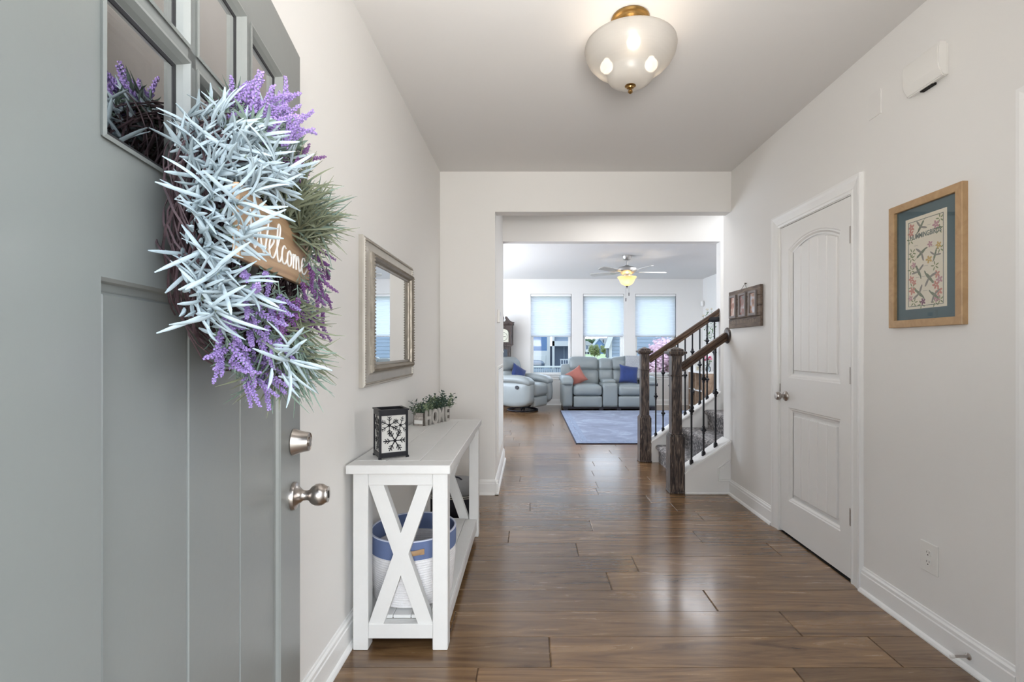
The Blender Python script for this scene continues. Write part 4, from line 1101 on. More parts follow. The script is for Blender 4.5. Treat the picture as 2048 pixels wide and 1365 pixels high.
for (x, y, s, ro) in ((.025, .12, .018, 2.2), (.018, .40, .019, -.6), (-.05, .46, .015, 1.9), (.035, .60, .019, 1.1), (-.02, .68, .021, -2.3), (.03, .84, .02, .7), (-.045, .87, .018, -2.5)): bird(x, Z_(y), s * 1.3, ro)
for (x, y, s, c) in ((.075, .10, .018, 'pink'), (.078, .165, .017, 'pink'), (-.055, .14, .018, 'rose'), (-.025, .33, .014, 'rose'), (-.068, .36, .015, 'gold'), (-.02, .49, .017, 'gold'), (.062, .52, .014, 'rose'), (.075, .67, .016, 'pink'), (.06, .71, .014, 'pink'), (.07, .80, .018, 'pink'), (-.06, .66, .016, 'pink'), (-.072, .72, .017, 'rose'), (-.055, .77, .018, 'pink'), (-.07, .84, .018, 'pink'), (-.06, .91, .017, 'rose'), (.012, .93, .015, 'violet'), (.08, .88, .014, 'rose')): flower(x, Z_(y), s * 1.15, c)
for (x, y) in ((.08, .24), (-.075, .09), (-.07, .2), (.075, .44), (-.05, .57), (.075, .57), (.07, .76), (.06, .93), (.02, .96), (-.05, .95), (-.075, .93), (.07, .38), (-.075, .4)): leaves(x, Z_(y), .018)
b = B()
for (x, y, w) in ((.01, .25, 0), (-.02, .12, .018), (.05, .31, .02), (-.035, .36, .022), (0, .55, .03), (.0, .66, .035), (.04, .66, .02), (.0, .815, .025)):
    if w: box(b, x - w / 2, x + w / 2, .0092, .0095, Z_(y) - .0006, Z_(y) + .0006)
part('printed_caption', b, cols['wing'], pr_)
b = B(); box(b, -fw + .032, fw - .032, .0115, .0125, .032, fh - .032); part('picture_glass', b, pane_glass('picture_glass', (1, 1, 1), refl=.15), FP)
# wooden photo plaque
PQ = thing('photo_plaque', 'rustic wooden board with three small framed photos near the stairs', 'photo board', (XR, 3.81, 1.40), radians(90))
RUST = wood('rustic_plaque_wood', [(.3, (.05, .035, .025)), (.5, (.14, .10, .075)), (.75, (.27, .21, .16))], scale=(1.5, 9, 9), rough=.7, per=.15, rand=1)
for k in range(4):
    b = B(); box(b, -.28, .28, .004, .024, k * .0765 + .001, (k + 1) * .0765 - .001, .002); part('plank', b, RUST, PQ)
PFR = plain('grey_photo_frame', (.24, .21, .20), .6, var=.1)
photos = [[(.45, .20, .14), (.25, .12, .07), (.62, .5, .42)], [(.28, .08, .06), (.10, .12, .10), (.45, .46, .44)], [(.45, .24, .14), (.22, .10, .05), (.5, .5, .55)]]
for i, x in enumerate((.19, .01, -.165)):
    z = .085
    b = B(); ring(b, x - .062, x + .062, z, z + .185, [(0, .024), (0, .036), (.016, .036), (.018, .026)]); f = part('photo_frame', b, PFR, PQ)
    m, nt, p = nmat('photo_%d' % i); tc = N(nt, 'ShaderNodeTexCoord'); no = N(nt, 'ShaderNodeTexNoise'); no.inputs['Scale'].default_value = 22; no.inputs['Detail'].default_value = 1
    cr = N(nt, 'ShaderNodeValToRGB'); e = cr.color_ramp.elements; e[0].position = .35; e[0].color = c4(photos[i][1]); e[1].position = .68; e[1].color = c4(photos[i][2]); q = e.new(.5); q.color = c4(photos[i][0])
    nt.links.new(tc.outputs['Object'], no.inputs[0]); nt.links.new(no.outputs[0], cr.inputs[0]); nt.links.new(cr.outputs[0], p.inputs['Base Color']); p.inputs['Roughness'].default_value = .4
    b = B(); box(b, x - .046, x + .046, .025, .027, z + .016, z + .169); part('photo', b, m, f)
b = B(); rr2 = random.Random(2); x = .21
while x > -.21:
    h = rr2.choice((.030, .030, .018, .026)); box(b, x - .0022, x + .0022, .0235, .0245, .035, .035 + h); x -= rr2.choice((.009, .009, .012, .02))
part('carved_lettering', b, plain('carved_pale', (.30, .25, .2), .8), PQ)
b = B(); tube(b, [(.06, .014, .305), (.0, .010, .345), (-.03, .014, .305)], .0018, 5); cyl(b, (0, 0, .345), (0, .014, .347), .004, n=8); part('hanging_loop', b, plain('twine', (.12, .1, .08), .8), PQ)
# thermostat, switch, return grille on the hall left wall
TS = thing('thermostat', 'white square thermostat on the hall side wall', 'thermostat', (XO, 4.42, 1.47), radians(-90))
b = B(); box(b, -.055, .055, 0, .024, 0, .115, .004, 2); part('body', b, PLAST, TS)
b = B(); box(b, -.03, .03, .0235, .025, .06, .095, .001); part('display', b, plain('lcd_grey', (.45, .47, .45), .3), TS)
SW = thing('light_switch', 'white light switch plate near the living room opening', 'light switch', (XO, 5.14, 1.14), radians(-90))
b = B(); box(b, -.036, .036, 0, .006, 0, .116, .002); part('plate', b, PLAST, SW)
b = B(); box(b, -.006, .006, .005, .016, .048, .066, .002); part('toggle', b, PLAST, SW)
GRL = thing('return_air_grille', 'tall white louvred return air grille on the hall side wall', 'air grille', (XO, 4.78, .25), radians(-90))
b = B(); ring(b, -.40, .40, 0, .82, [(0, 0), (0, .006), (.004, .010), (.022, .011), (.028, .006), (.03, -.0)]); part('grille_frame', b, PLAST, GRL)
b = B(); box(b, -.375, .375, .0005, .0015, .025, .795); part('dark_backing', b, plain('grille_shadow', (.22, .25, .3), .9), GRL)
b = B(); n = 46
for i in range(n):
    z = .03 + i * (.76 / n); prism(b, [(.001, z + .010), (.0022, z + .011), (.0098, z + .001), (.0085, z)], -.372, .372, 'x')
part('louvres', b, PLAST, GRL, kind='stuff')
# ------------------------------------------------------------ living room
RG = thing('area_rug', 'faded blue-grey bordered area rug in front of the sofa', 'rug', (1.85, 7.87, 0))
def rug_mat():
    m, nt, p = nmat('blue_rug'); p.inputs['Roughness'].default_value = .95; p.inputs['Sheen Weight'].default_value = .3
    tc = N(nt, 'ShaderNodeTexCoord'); n1 = N(nt, 'ShaderNodeTexNoise'); n1.inputs['Scale'].default_value = 2.2; n1.inputs['Detail'].default_value = 9; n1.inputs['Roughness'].default_value = .7; n1.inputs['Distortion'].default_value = .8
    mp = N(nt, 'ShaderNodeVectorMath', operation='MULTIPLY'); mp.inputs[1].default_value = (1, 1.3, 1)
    nt.links.new(tc.outputs['Object'], mp.inputs[0]); nt.links.new(mp.outputs[0], n1.inputs[0])
    cr = N(nt, 'ShaderNodeValToRGB'); e = cr.color_ramp.elements
    e[0].position = .3; e[0].color = (.03, .055, .13, 1); e[1].position = .72; e[1].color = (.24, .31, .45, 1); q = e.new(.5); q.color = (.09, .13, .245, 1)
    nt.links.new(n1.outputs[0], cr.inputs[0]); nt.links.new(cr.outputs[0], p.inputs['Base Color']); return m
RUGM = rug_mat(); RUGB = speckle('rug_border', [(.3, (.06, .10, .20)), (.7, (.13, .21, .37))], 30, bump=.4); RUGE = plain('rug_binding', (.03, .03, .05), .9)
rx, ry = 1.26, 1.64
b = B(); box(b, -rx + .17, rx - .17, -ry + .17, ry - .17, .0005, .0125); part('rug_field', b, RUGM, RG)
b = B(); ring(b, -rx + .012, rx - .012, -ry + .012, ry - .012, [(0, 0), (0, .012), (.158, .012)])
bmesh.ops.transform(b, matrix=Matrix(((1, 0, 0, 0), (0, 0, 1, 0), (0, 1, 0, .0005), (0, 0, 0, 1))), verts=b.verts[:]); part('rug_border', b, RUGB, RG)
b = B(); ring(b, -rx + .085, rx - .085, -ry + .085, ry - .085, [(0, .012), (0, .0135), (.012, .0135), (.012, .012)])
bmesh.ops.transform(b, matrix=Matrix(((1, 0, 0, 0), (0, 0, 1, 0), (0, 1, 0, .0005), (0, 0, 0, 1))), verts=b.verts[:]); part('rug_stripe', b, RUGM, RG)
b = B(); ring(b, -rx, rx, -ry, ry, [(0, 0), (0, .010), (.012, .012), (.013, .0)])
bmesh.ops.transform(b, matrix=Matrix(((1, 0, 0, 0), (0, 0, 1, 0), (0, 1, 0, .0005), (0, 0, 0, 1))), verts=b.verts[:]); part('rug_binding', b, RUGE, RG)

BLK = plain('black_plastic', (.012, .012, .02), .5)
# sofa, local y 0 = front, + = back
SF = thing('sofa', 'grey leather reclining loveseat with centre console under the windows', 'sofa', (0, 9.58, 0))
def pf(name, *a, parent=None, mat=None, **k):
    b = B(); puff(b, *a, **k); return part(name, b, mat or GREYP, parent, True, angle=80)
for x0, x1, s in ((.625, .855, -1), (2.285, 2.515, 1)):
    arm = pf('arm', x0 + .015, x1 - .0, .02, .80, .055, .56, parent=SF, r=.05, puffs=(.01, .01, 0))
    pf('arm_pad', x0 - .012, x1 + .012, -.03, .78, .535, .665, parent=arm, r=.062, puffs=(0, .01, .015), deform=lambda p, u: (p.x, p.y, p.z - .05 * max(0, -u.y) ** 3))
for x0, x1 in ((.857, 1.432), (1.742, 2.283)):
    seat = pf('seat', x0 + .003, x1 - .003, -.03, .62, .285, .495, parent=SF, r=.065, puffs=(0, .02, .03))
    pf('footrest_panel', x0 + .006, x1 - .006, -.012, .06, .06, .283, parent=SF, r=.03, puffs=(0, .014, 0))
    back = thing('backrest', None, None); back.parent = SF
    lean = lambda p, u: (p.x, p.y + (p.z - .45) * .22, p.z)
    bl = pf('back_cushion', x0 - .03, x1 + .01, .50, .76, .44, .785, parent=back, r=.07, puffs=(0, .05, 0), deform=lean)
    pf('headrest', x0 - .04, x1 + .01, .49, .72, .77, 1.045, parent=back, r=.085, puffs=(0, .03, .01), deform=lean)
    b = B(); ball(b, ((x0 + x1) / 2, .49 + (.60 - .45) * .22 - .035, .62), .012, 8, 6); part('tuft_button', b, GREYP, back, True)
pf('console_body', 1.435, 1.739, -.012, .62, .06, .535, parent=SF, r=.03, puffs=(0, .01, .005))
pf('console_armrest', 1.455, 1.722, .12, .60, .525, .602, parent=SF, r=.035, puffs=(0, 0, .008))
pf('console_back', 1.437, 1.739, .49, .74, .55, .785, parent=SF, r=.05, puffs=(0, .03, 0), deform=lambda p, u: (p.x, p.y + (p.z - .45) * .22, p.z))
pf('console_headrest', 1.437, 1.739, .48, .72, .77, 1.015, parent=SF, r=.07, puffs=(0, .02, .01), deform=lambda p, u: (p.x, p.y + (p.z - .45) * .22, p.z))
pf('back_shell', .66, 2.48, .66, .86, .07, .90, parent=SF, r=.04)
b = B(); box(b, .66, 2.48, .03, .60, .03, .075)
for x in (.70, 1.40, 1.75, 2.42): box(b, x - .03, x + .05, .0, .10, 0, .05, .003); box(b, x - .03, x + .05, .70, .80, 0, .07, .003)
part('metal_base', b, BLK, SF)
b = B(); cyl(b, (2.515, .12, .50), (2.55, .12, .50), .03, n=16); part('lever_button', b, BLK, SF, True)

def pillow_bm(sx, sz, th, pinch=.10, n=14):
    b = B(); vd = {}
    for side in (-1, 1):
        for i in range(n + 1):
            for j in range(n + 1):
                u, v = 2 * i / n - 1, 2 * j / n - 1
                if side == 1 and (i in (0, n) or j in (0, n)): vd[(1, i, j)] = vd[(-1, i, j)]; continue
                k = 1 - pinch * ((1 - v * v) * abs(u) ** 3 + 0); k2 = 1 - pinch * ((1 - u * u) * abs(v) ** 3)
                h = th * ((1 - u ** 4) * (1 - v ** 4)) ** .6
                h *= 1 + .06 * sin(5 * u + 3 * v)
                vd[(side, i, j)] = b.verts.new((u * sx / 2 * k, side * h, v * sz / 2 * k2))
    for side in (-1, 1):
        for i in range(n):
            for j in range(n):
                q = (vd[(side, i, j)], vd[(side, i + 1, j)], vd[(side, i + 1, j + 1)], vd[(side, i, j + 1)])
                b.faces.new(q if side == 1 else q[::-1])
    return b
CORAL = plain('coral_velvet', (0.368, 0.124, 0.096), .85, var=.2, vscale=7, sheen=.4, bump=.4, bscale=14)
NAVY = plain('navy_velvet', (0.012, 0.036, 0.169), .8, var=.4, vscale=6, sheen=.5, bump=.5, bscale=14)
def pillow(label, loc, rot, sx, sz, th, mat):
    o = part('throw_pillow', pillow_bm(sx, sz, th), mat, None, True, loc, rot, angle=70); return tag(o, label, 'pillow', 'throw pillows')
pillow('coral velvet throw pillow at the left end of the sofa', (.95, 9.97, .64), (radians(-18), radians(-33), radians(-14)), .37, .37, .07, CORAL)
pillow('navy blue velvet throw pillow on the right seat of the sofa', (2.03, 9.98, .685), (radians(-18), radians(8), radians(6)), .41, .40, .08, NAVY)
# knitted throw over the right backrest
TW = thing('knit_throw', 'pale grey knitted throw draped over the right sofa back', 'throw blanket', (2.19, 10.0, .7))
KN = speckle('knit_wool', [(.3, (.60, .62, .66)), (.7, (.84, .86, .9))], 60, bump=.7)
b = B(); x0, x1 = 1.985 - 2.19, 2.42 - 2.19
prof_ = [(.02, -.08), (.055, .05), (.085, .16), (.10, .25), (.13, .325), (.20, .368), (.29, .365), (.35, .32), (.37, .2), (.39, .0)]
prof_ = [(y - .02, z) for y, z in prof_]
pp = crom([(0, y, z) for y, z in prof_], 5); nx = 16; G = []
for p in pp:
    G.append([b.verts.new((x0 + (x1 - x0) * i / nx + .03 * (p.z < .1) * 0 + (-.05 * max(0, .37 - p.z) * (i == 0)), p.y - .015 + .003 * sin(i * 2.1 + p.z * 20), p.z + .002)) for i in range(nx + 1)])
for i in range(len(G) - 1):
    for j in range(nx): b.faces.new((G[i][j], G[i][j + 1], G[i + 1][j + 1], G[i + 1][j]))
bmesh.ops.solidify(b, geom=b.faces[:], thickness=.008); part('throw_cloth', b, KN, TW, True)
b = B()
for i in range(28):
    x = x0 + .01 + (x1 - x0 - .02) * i / 27; tube(b, [(x, G and -.02, -.08), (x + .003, -.022, -.12)], .0025, 4)
part('fringe', b, KN, TW, kind='stuff')

# recliner: front = +y, lever side = +x
RC = thing('recliner', 'light grey leather swivel recliner near the left window', 'armchair', (-.13, 9.62, 0), radians(-122.7))
LG = plain('light_grey_leather', (0.259, 0.288, 0.295), .34, var=.05, vscale=5, bump=.12, bscale=120)
def pr2(name, *a, **k): k['mat'] = LG; return pf(name, *a, parent=k.pop('parent', RC), **k)
for s in (-1, 1):
    xs_ = (.245, .45) if s > 0 else (-.45, -.245)
    dz = lambda p, u: (p.x, p.y, p.z + (.07 * u.y ** 2 * (u.z < 0)) if u.z < 0 else p.z)
    am = pr2('arm', xs_[0], xs_[1], -.36, .42, .10, .60, r=.07, puffs=(.012, .03, 0), deform=dz)
    pr2('arm_pad', xs_[0] - .02, xs_[1] + .025, -.34, .43, .57, .70, parent=am, r=.064, puffs=(0, .01, .02), deform=lambda p, u: (p.x, p.y, p.z - .06 * max(0, u.y) ** 2 + .0))
pr2('seat', -.243, .243, -.22, .43, .30, .545, r=.07, puffs=(0, .02, .035))
pr2('footrest_panel', -.24, .24, .30, .42, .10, .30, r=.04, puffs=(0, .015, 0))
ln = lambda p, u: (p.x * (1 - .12 * max(0, (p.z - .8)) / .25), p.y - (p.z - .5) * .26, p.z)
pr2('backrest', -.33, .33, -.34, -.14, .48, .80, r=.08, puffs=(0, .04, 0), deform=ln)
pr2('headrest', -.34, .34, -.35, -.15, .77, 1.04, r=.09, puffs=(0, .03, .02), deform=ln)
pr2('back_shell', -.28, .28, -.42, -.30, .12, .80, r=.05, deform=lambda p, u: (p.x, p.y - max(0, (p.z - .5)) * .26, p.z))
b = B(); cyl(b, (.462, .16, .49), (.478, .16, .49), .036, n=20); lv_ = part('recline_button', b, BLK, RC, True)
b = B(); n = 32
tube(b, [(.30 * cos(2 * pi * i / n), .30 * sin(2 * pi * i / n) - .02, .018) for i in range(n + 1)], .014, 6, False)
for a in (0.5, 2.1, 3.6, 5.2): tube(b, [(.30 * cos(a), .30 * sin(a) - .02, .018), (.12 * cos(a), .12 * sin(a) - .02, .05), (0, -.02, .07)], .014, 6)
cyl(b, (0, -.02, .03), (0, -.02, .12), .05, n=16); box(b, -.22, .22, -.25, .25, .10, .13); part('swivel_base', b, BLK, RC, True)
pillow('navy blue velvet throw pillow tucked in the recliner seat', (-.235, 9.72, .715), (radians(-15), radians(28), radians(38)), .36, .34, .06, NAVY)

# grandfather clock
CK = thing('grandfather_clock', 'dark mahogany grandfather clock with swan neck top in far left corner', 'clock', (-.565, 10.34, 0))
MAHO = wood('mahogany', [(.3, (.010, .006, .006)), (.55, (.035, .018, .015)), (.8, (.09, .045, .035))], scale=(8, 8, 1.2), rough=.3, per=.05)
def cb(name, x0, x1, y0, y1, z0, z1, bev=.004, par=None, mat=None): b = B(); box(b, x0, x1, y0, y1, z0, z1, bev); return part(name, b, mat or MAHO, par or CK)
cb('plinth', -.24, .24, -.14, .14, 0, .10); cb('base', -.22, .22, -.12, .13, .10, .48); cb('waist_moulding', -.225, .225, -.125, .13, .48, .52, .01)
trunk = cb('trunk', -.155, .155, -.09, .12, .52, 1.27)
b = B(); ring(b, -.11, .11, .56, 1.23, [(0, -.09), (0, -.10), (.022, -.10), (.022, -.092)]); part('trunk_door', b, MAHO, trunk)
b = B(); box(b, -.086, .086, -.094, -.091, .585, 1.205); part('door_glass', b, plain('clock_glass', (.04, .055, .075), .08), trunk)
b = B(); lathe(b, [(0, -.003), (.055, 0), (.055, .004), (0, .008)], 24, Matrix.Translation((0, -.096, .80)) @ Matrix.Rotation(pi / 2, 4, 'X')); part('pendulum', b, BRASS, trunk, True)
for s in (-1, 1): b = B(); cyl(b, (s * .135, -.10, .56), (s * .135, -.10, 1.22), .012, n=12); part('column', b, MAHO, trunk, True)
b = B(); prism(b, [(-.165, 1.27), (.165, 1.27), (.20, 1.30), (.215, 1.315), (-.215, 1.315), (-.20, 1.30)], -.13, .12, 'y'); part('hood_moulding', b, MAHO, CK)
hood = cb('hood', -.205, .205, -.135, .125, 1.315, 1.72)
for s in (-1, 1): b = B(); cyl(b, (s * .178, -.142, 1.33), (s * .178, -.142, 1.70), .013, n=12); part('column', b, MAHO, hood, True)
def archp(w, z0, z1, n=14): return [(-w, z0), (w, z0)] + [(w * cos(pi * i / n), z1 + w * .82 * sin(pi * i / n)) for i in range(n + 1)]
b = B(); prism(b, archp(.130, 1.345, 1.545), -.142, -.134, 'y'); part('dial_door', b, MAHO, hood)
DIAL = plain('cream_dial', (.56, .55, .46), .5, var=.3, vscale=26)
b = B(); prism(b, archp(.112, 1.36, 1.545), -.146, -.141, 'y'); dial = part('dial', b, DIAL, hood)
b = B(); tube(b, [(0, -.148, 1.475), (.055, -.148, 1.475)], .004, 4); tube(b, [(0, -.148, 1.475), (-.02, -.148, 1.55)], .003, 4)
n = 24
tube(b, [(.088 * cos(2 * pi * i / n), -.147, 1.475 + .088 * sin(2 * pi * i / n)) for i in range(n + 1)], .0035, 4, False); part('clock_hand', b, plain('dial_black', (.03, .03, .03), .6), dial)
cb('cornice', -.225, .225, -.155, .13, 1.72, 1.755, .008)
for s in (-1, 1):
    b = B(); ctr = crom([(s * .235, 0, 1.765), (s * .19, 0, 1.775), (s * .14, 0, 1.80), (s * .10, 0, 1.85), (s * .07, 0, 1.885), (s * .045, 0, 1.885)], 6)
    prism(b, [(p.x, p.z) for p in ctr] + [(s * .035, 1.86), (s * .055, 1.84), (s * .045, 1.80), (s * .02, 1.79), (s * .015, 1.755), (s * .225, 1.755)], -.145, -.11, 'y'); part('swan_neck_pediment', b, MAHO, CK)
    b = B(); tube(b, [(p.x, -.135, p.z) for p in ctr], .013, 8); part('pediment_scroll', b, MAHO, CK, True)
b = B(); lathe(b, [(0, 1.755), (.02, 1.755), (.014, 1.79), (.010, 1.82), (.017, 1.84), (.019, 1.875), (.008, 1.905), (.005, 1.925), (.008, 1.935), (0, 1.945)], 16, Matrix.Translation((0, -.125, 0))); part('finial', b, MAHO, CK, True)

# ceiling fan
FN = thing('ceiling_fan', 'silver five-blade ceiling fan with lit amber glass bowl', 'ceiling fan', (1.57, 7.85, ZC))
FANM = plain('brushed_fan_metal', (.42, .41, .40), .35, .9, var=.05)
b = B(); lathe(b, [(0, 0), (.073, 0), (.073, -.03), (.066, -.04), (.064, -.055), (.05, -.07), (.014, -.075), (.014, -.16), (0, -.16)], 32); part('canopy', b, FANM, FN, True)
b = B(); lathe(b, [(0, -.15), (.03, -.155), (.05, -.172), (.13, -.19), (.155, -.21), (.157, -.25), (.13, -.275), (.09, -.30), (.06, -.31), (.06, -.345), (.07, -.35), (.07, -.37), (0, -.37)], 40); part('motor_housing', b, FANM, FN, True)
BLD = plain('fan_blade', (.50, .49, .47), .45, var=.08)
for k in range(5):
    a = radians(4 + 72 * k)
    b = B(); pts = [(.20, -.045), (.26, -.058), (.60, -.066), (.635, -.05), (.65, 0), (.635, .05), (.60, .066), (.26, .058), (.20, .045)]
    prism(b, pts, -.004, .004, 'z'); bmesh.ops.transform(b, matrix=Matrix.Rotation(a, 4, 'Z') @ Matrix.Translation((0, 0, -.265)) @ Matrix.Rotation(radians(12), 4, 'X'), verts=b.verts[:]); bl_ = part('blade', b, BLD, FN)
    b = B(); prism(b, [(.12, -.015), (.20, -.02), (.27, -.04), (.29, 0), (.27, .04), (.20, .02), (.12, .015)], -.011, -.005, 'z'); bmesh.ops.transform(b, matrix=Matrix.Rotation(a, 4, 'Z') @ Matrix.Translation((0, 0, -.262)) @ Matrix.Rotation(radians(8), 4, 'X'), verts=b.verts[:]); part('blade_iron', b, FANM, bl_)
AMB = shade_mat('amber_glass', (.93, .80, .52), .55, .3)
b = B(); o_ = [(.155, -.345), (.150, -.36), (.125, -.385), (.115, -.41), (.10, -.44), (.07, -.468), (.03, -.485), (.01, -.49)]
lathe(b, o_ + [(max(.01, q[0] - .004), q[1] + .004) for q in reversed(o_)], 40, None, 0, False); part('glass_bowl', b, AMB, FN, True)
FB = emit('fan_bulb', (1, .8, .52), 12)
for k in range(3): b = B(); ball(b, (.06 * cos(k * 2.1 + .4), .06 * sin(k * 2.1 + .4), -.415), .024, 10, 8); part('bulb', b, FB, FN, True)
b = B(); lathe(b, [(0, -.483), (.022, -.486), (.02, -.495), (.008, -.505), (.006, -.525), (0, -.53)], 16); part('finial', b, plain('dark_bronze', (.06, .05, .05), .4, .8), FN, True)
for x, z in ((.03, -.60), (-.02, -.69)):
    b = B(); cyl(b, (x, -.01, -.40), (x, -.01, z), .0012, n=4); cyl(b, (x, -.01, z - .05), (x, -.01, z), .007, n=8); part('pull_chain', b, bpy.data.materials['dark_bronze'], FN)

# shelf unit along the right living wall, open cubes facing left
SU = thing('cube_shelf', 'low wood cube shelf with white top against right living wall', 'shelf', (3.30, 9.3, 0))
SWD = wood('shelf_wood', [(.3, (.20, .13, .085)), (.5, (.34, .24, .165)), (.75, (.48, .36, .26))], scale=(3, 3, 1.2), rough=.5, per=.05)
dy, dx, hh_ = .80, .38, .74
b = B(); box(b, 0, dx, 0, .02, 0, hh_, .002); part('side_panel', b, SWD, SU)
b = B(); box(b, 0, dx, dy - .02, dy, 0, hh_, .002); part('side_panel', b, SWD, SU)
b = B(); box(b, dx - .012, dx, .02, dy - .02, 0.04, hh_); part('back_panel', b, SWD, SU)
for y in (.393,): b = B(); box(b, 0.002, dx - .012, y, y + .018, .06, hh_, .001); part('divider', b, SWD, SU)
for z in (.04, .385): b = B(); box(b, .001, dx - .012, .02, dy - .02, z, z + .018, .001); part('shelf_board', b, TRIM, SU)
b = B(); box(b, -.01, dx + .005, -.01, dy + .01, hh_, hh_ + .03, .004); part('top', b, TRIM, SU)
# things on the shelf
def flowers(name, label, loc, vase_prof, vmat, stems, cols_, rad, hgt, leafm, n_leaf):
    o = thing(name, label, 'flowers', loc)
    b = B(); lathe(b, vase_prof, 20); part('vase', b, vmat, o, True)
    zt = vase_prof[-1][1] if vase_prof[-1][1] > .05 else max(q[1] for q in vase_prof)
    rr = random.Random(len(label)); b = B()
    tips = []
    for i in range(stems):
        a = rr.uniform(0, 6.28); q = rad * sqrt(rr.random()); t_ = Vector((q * cos(a), q * sin(a), zt + hgt * rr.uniform(.5, 1)))
        tips.append(t_); tube(b, [(0, 0, zt * .3), (q * cos(a) * .3, q * sin(a) * .3, zt), tuple(t_)], .002, 4)
    part('stems', b, STEM, o)
    for i, t_ in enumerate(tips):
        b = B()
        for k in range(3): puff(b, -.020 + .004 * k, .020 - .004 * k, -.020 + .004 * k, .020 - .004 * k, .006 * k - .012, .006 * k + .008, .008, n=4, M=Matrix.Translation(t_) @ Matrix.Rotation(k * .6, 4, 'Z'))
        part('bloom', b, cols_[i % len(cols_)], o, True)
    b = B()
    for i in range(n_leaf):
        a = rr.uniform(0, 6.28); q = rad * sqrt(rr.random()) * 1.05; p = Vector((q * cos(a), q * sin(a), zt + hgt * rr.uniform(-.1, .85))); d = Vector((rr.uniform(-1, 1), rr.uniform(-1, 1), rr.uniform(-.4, .8))).normalized(); aa, _ = frame_axes(d); s = .045
        b.faces.new([b.verts.new(p), b.verts.new(p + d * s * .5 + aa * s * .3), b.verts.new(p + d * s), b.verts.new(p + d * s * .5 - aa * s * .3)])
    part('foliage', b, leafm, o, kind='stuff')
    return o
VG = pane_glass('vase_glass', (.8, .86, .9), rough=.02, refl=1.6)
GRN = plain('bright_leaf', (.10, .22, .06), .6, var=.4, vscale=30, trans=.2)
flowers('flower_vase', 'glass vase of magenta and pink flowers on the cube shelf', (3.46, 9.42, .77), [(0, 0), (.035, 0), (.05, .03), (.045, .09), (.022, .12), (.03, .15)], VG, 9, [plain('magenta_bloom', (.42, .03, .12), .7), plain('pink_bloom', (.75, .25, .35), .7)], .07, .14, GRN, 30)
tv = flowers('flower_vase', 'tall white vase with trailing greenery and cream flowers on the cube shelf', (3.56, 9.60, .77), [(0, 0), (.06, 0), (.075, .08), (.08, .3), (.045, .50), (.03, .62), (.04, .66)], plain('white_ceramic', (.78, .78, .78), .3), 8, [plain('cream_bloom', (.72, .66, .55), .7)], .13, .62, GRN, 170)
BX = thing('small_white_box', 'small white framed box on the left end of the cube shelf', 'box', (3.40, 9.86, .77), radians(20))
b = B(); box(b, -.08, .08, -.04, .04, 0, .11, .004); part('box_body', b, PLAST, BX)
b = B(); box(b, -.05, .05, -.043, -.039, .02, .09, .002); part('box_front', b, plain('cream_insert', (.55, .50, .38), .7), BX)
MS = thing('motion_sensor', 'small white motion sensor high in the far right corner', 'sensor', (3.70, 10.42, 2.13), radians(135))
b = B(); puff(b, -.03, .03, -.02, .025, 0, .12, .015, n=6); part('sensor_body', b, PLAST, MS, True)

# ------------------------------------------------------------ outdoors beyond the windows
GRASS = speckle('lawn_grass', [(.3, (.13, .18, .07)), (.7, (.24, .30, .14))], 6, bump=.3, sheen=0)
b = B(); box(b, -90, 120, 10.7, 330, -1.5, -1.4); o = part('ground', b, GRASS); tag(o, 'sloping lawn outside beyond the windows', 'ground', kind='structure')
b = B(); box(b, -12, 12, -14, -.2, -.12, -.02); o = part('porch_slab', b, plain('porch_concrete', (.42, .37, .30), .9)); tag(o, 'concrete porch in front of the entry door', 'porch', kind='structure')
b = B(); n = 20
G = [[b.verts.new((3 + 14 * i / n, 52 + 16 * j / 6, -1.42 + max(0, min(1, (i / n - .1) * 1.6)) * 2.9 * sin(pi * min(1, j / 5)))) for j in range(7)] for i in range(n + 1)]
for i in range(n):
    for j in range(6): b.faces.new((G[i][j], G[i + 1][j], G[i + 1][j + 1], G[i][j + 1]))
tag(part('grass_bank', b, GRASS, None, True), 'pale green grass bank rising behind the sofa window', 'ground', kind='structure')
SBL = plain('blue_siding', (.075, .14, .27), .7, var=.05); SGR = plain('grey_blue_siding', (0.163, 0.202, 0.259), .7, var=.04); SWH = plain('white_siding', (0.340, 0.350, 0.360), .7, var=.03)
OTR = plain('outdoor_white_trim', (0.390, 0.400, 0.410), .6); ROOFD = plain('slate_shingle', (0.096, 0.102, 0.120), .9, var=.2, vscale=3); ROOFL = plain('pale_shingle', (0.253, 0.259, 0.275), .9, var=.12, vscale=3); OGL = plain('dark_window_glass', (.06, .08, .11), .1)
PORCHD = plain('porch_screen', (.07, .09, .14), .6)
def siding(bm, x0, x1, y, z0, z1, pitch=.17, top=None):
    z = z0
    while z < z1 - 1e-3:
        zt = min(z + pitch, z1)
        xa, xb = x0, x1
        if top: xa, xb = top(z)
        if xb > xa: prism(bm, [(y - .022, z), (y, z), (y, zt), (y - .006, zt)], xa, xb, 'x')
        z = zt
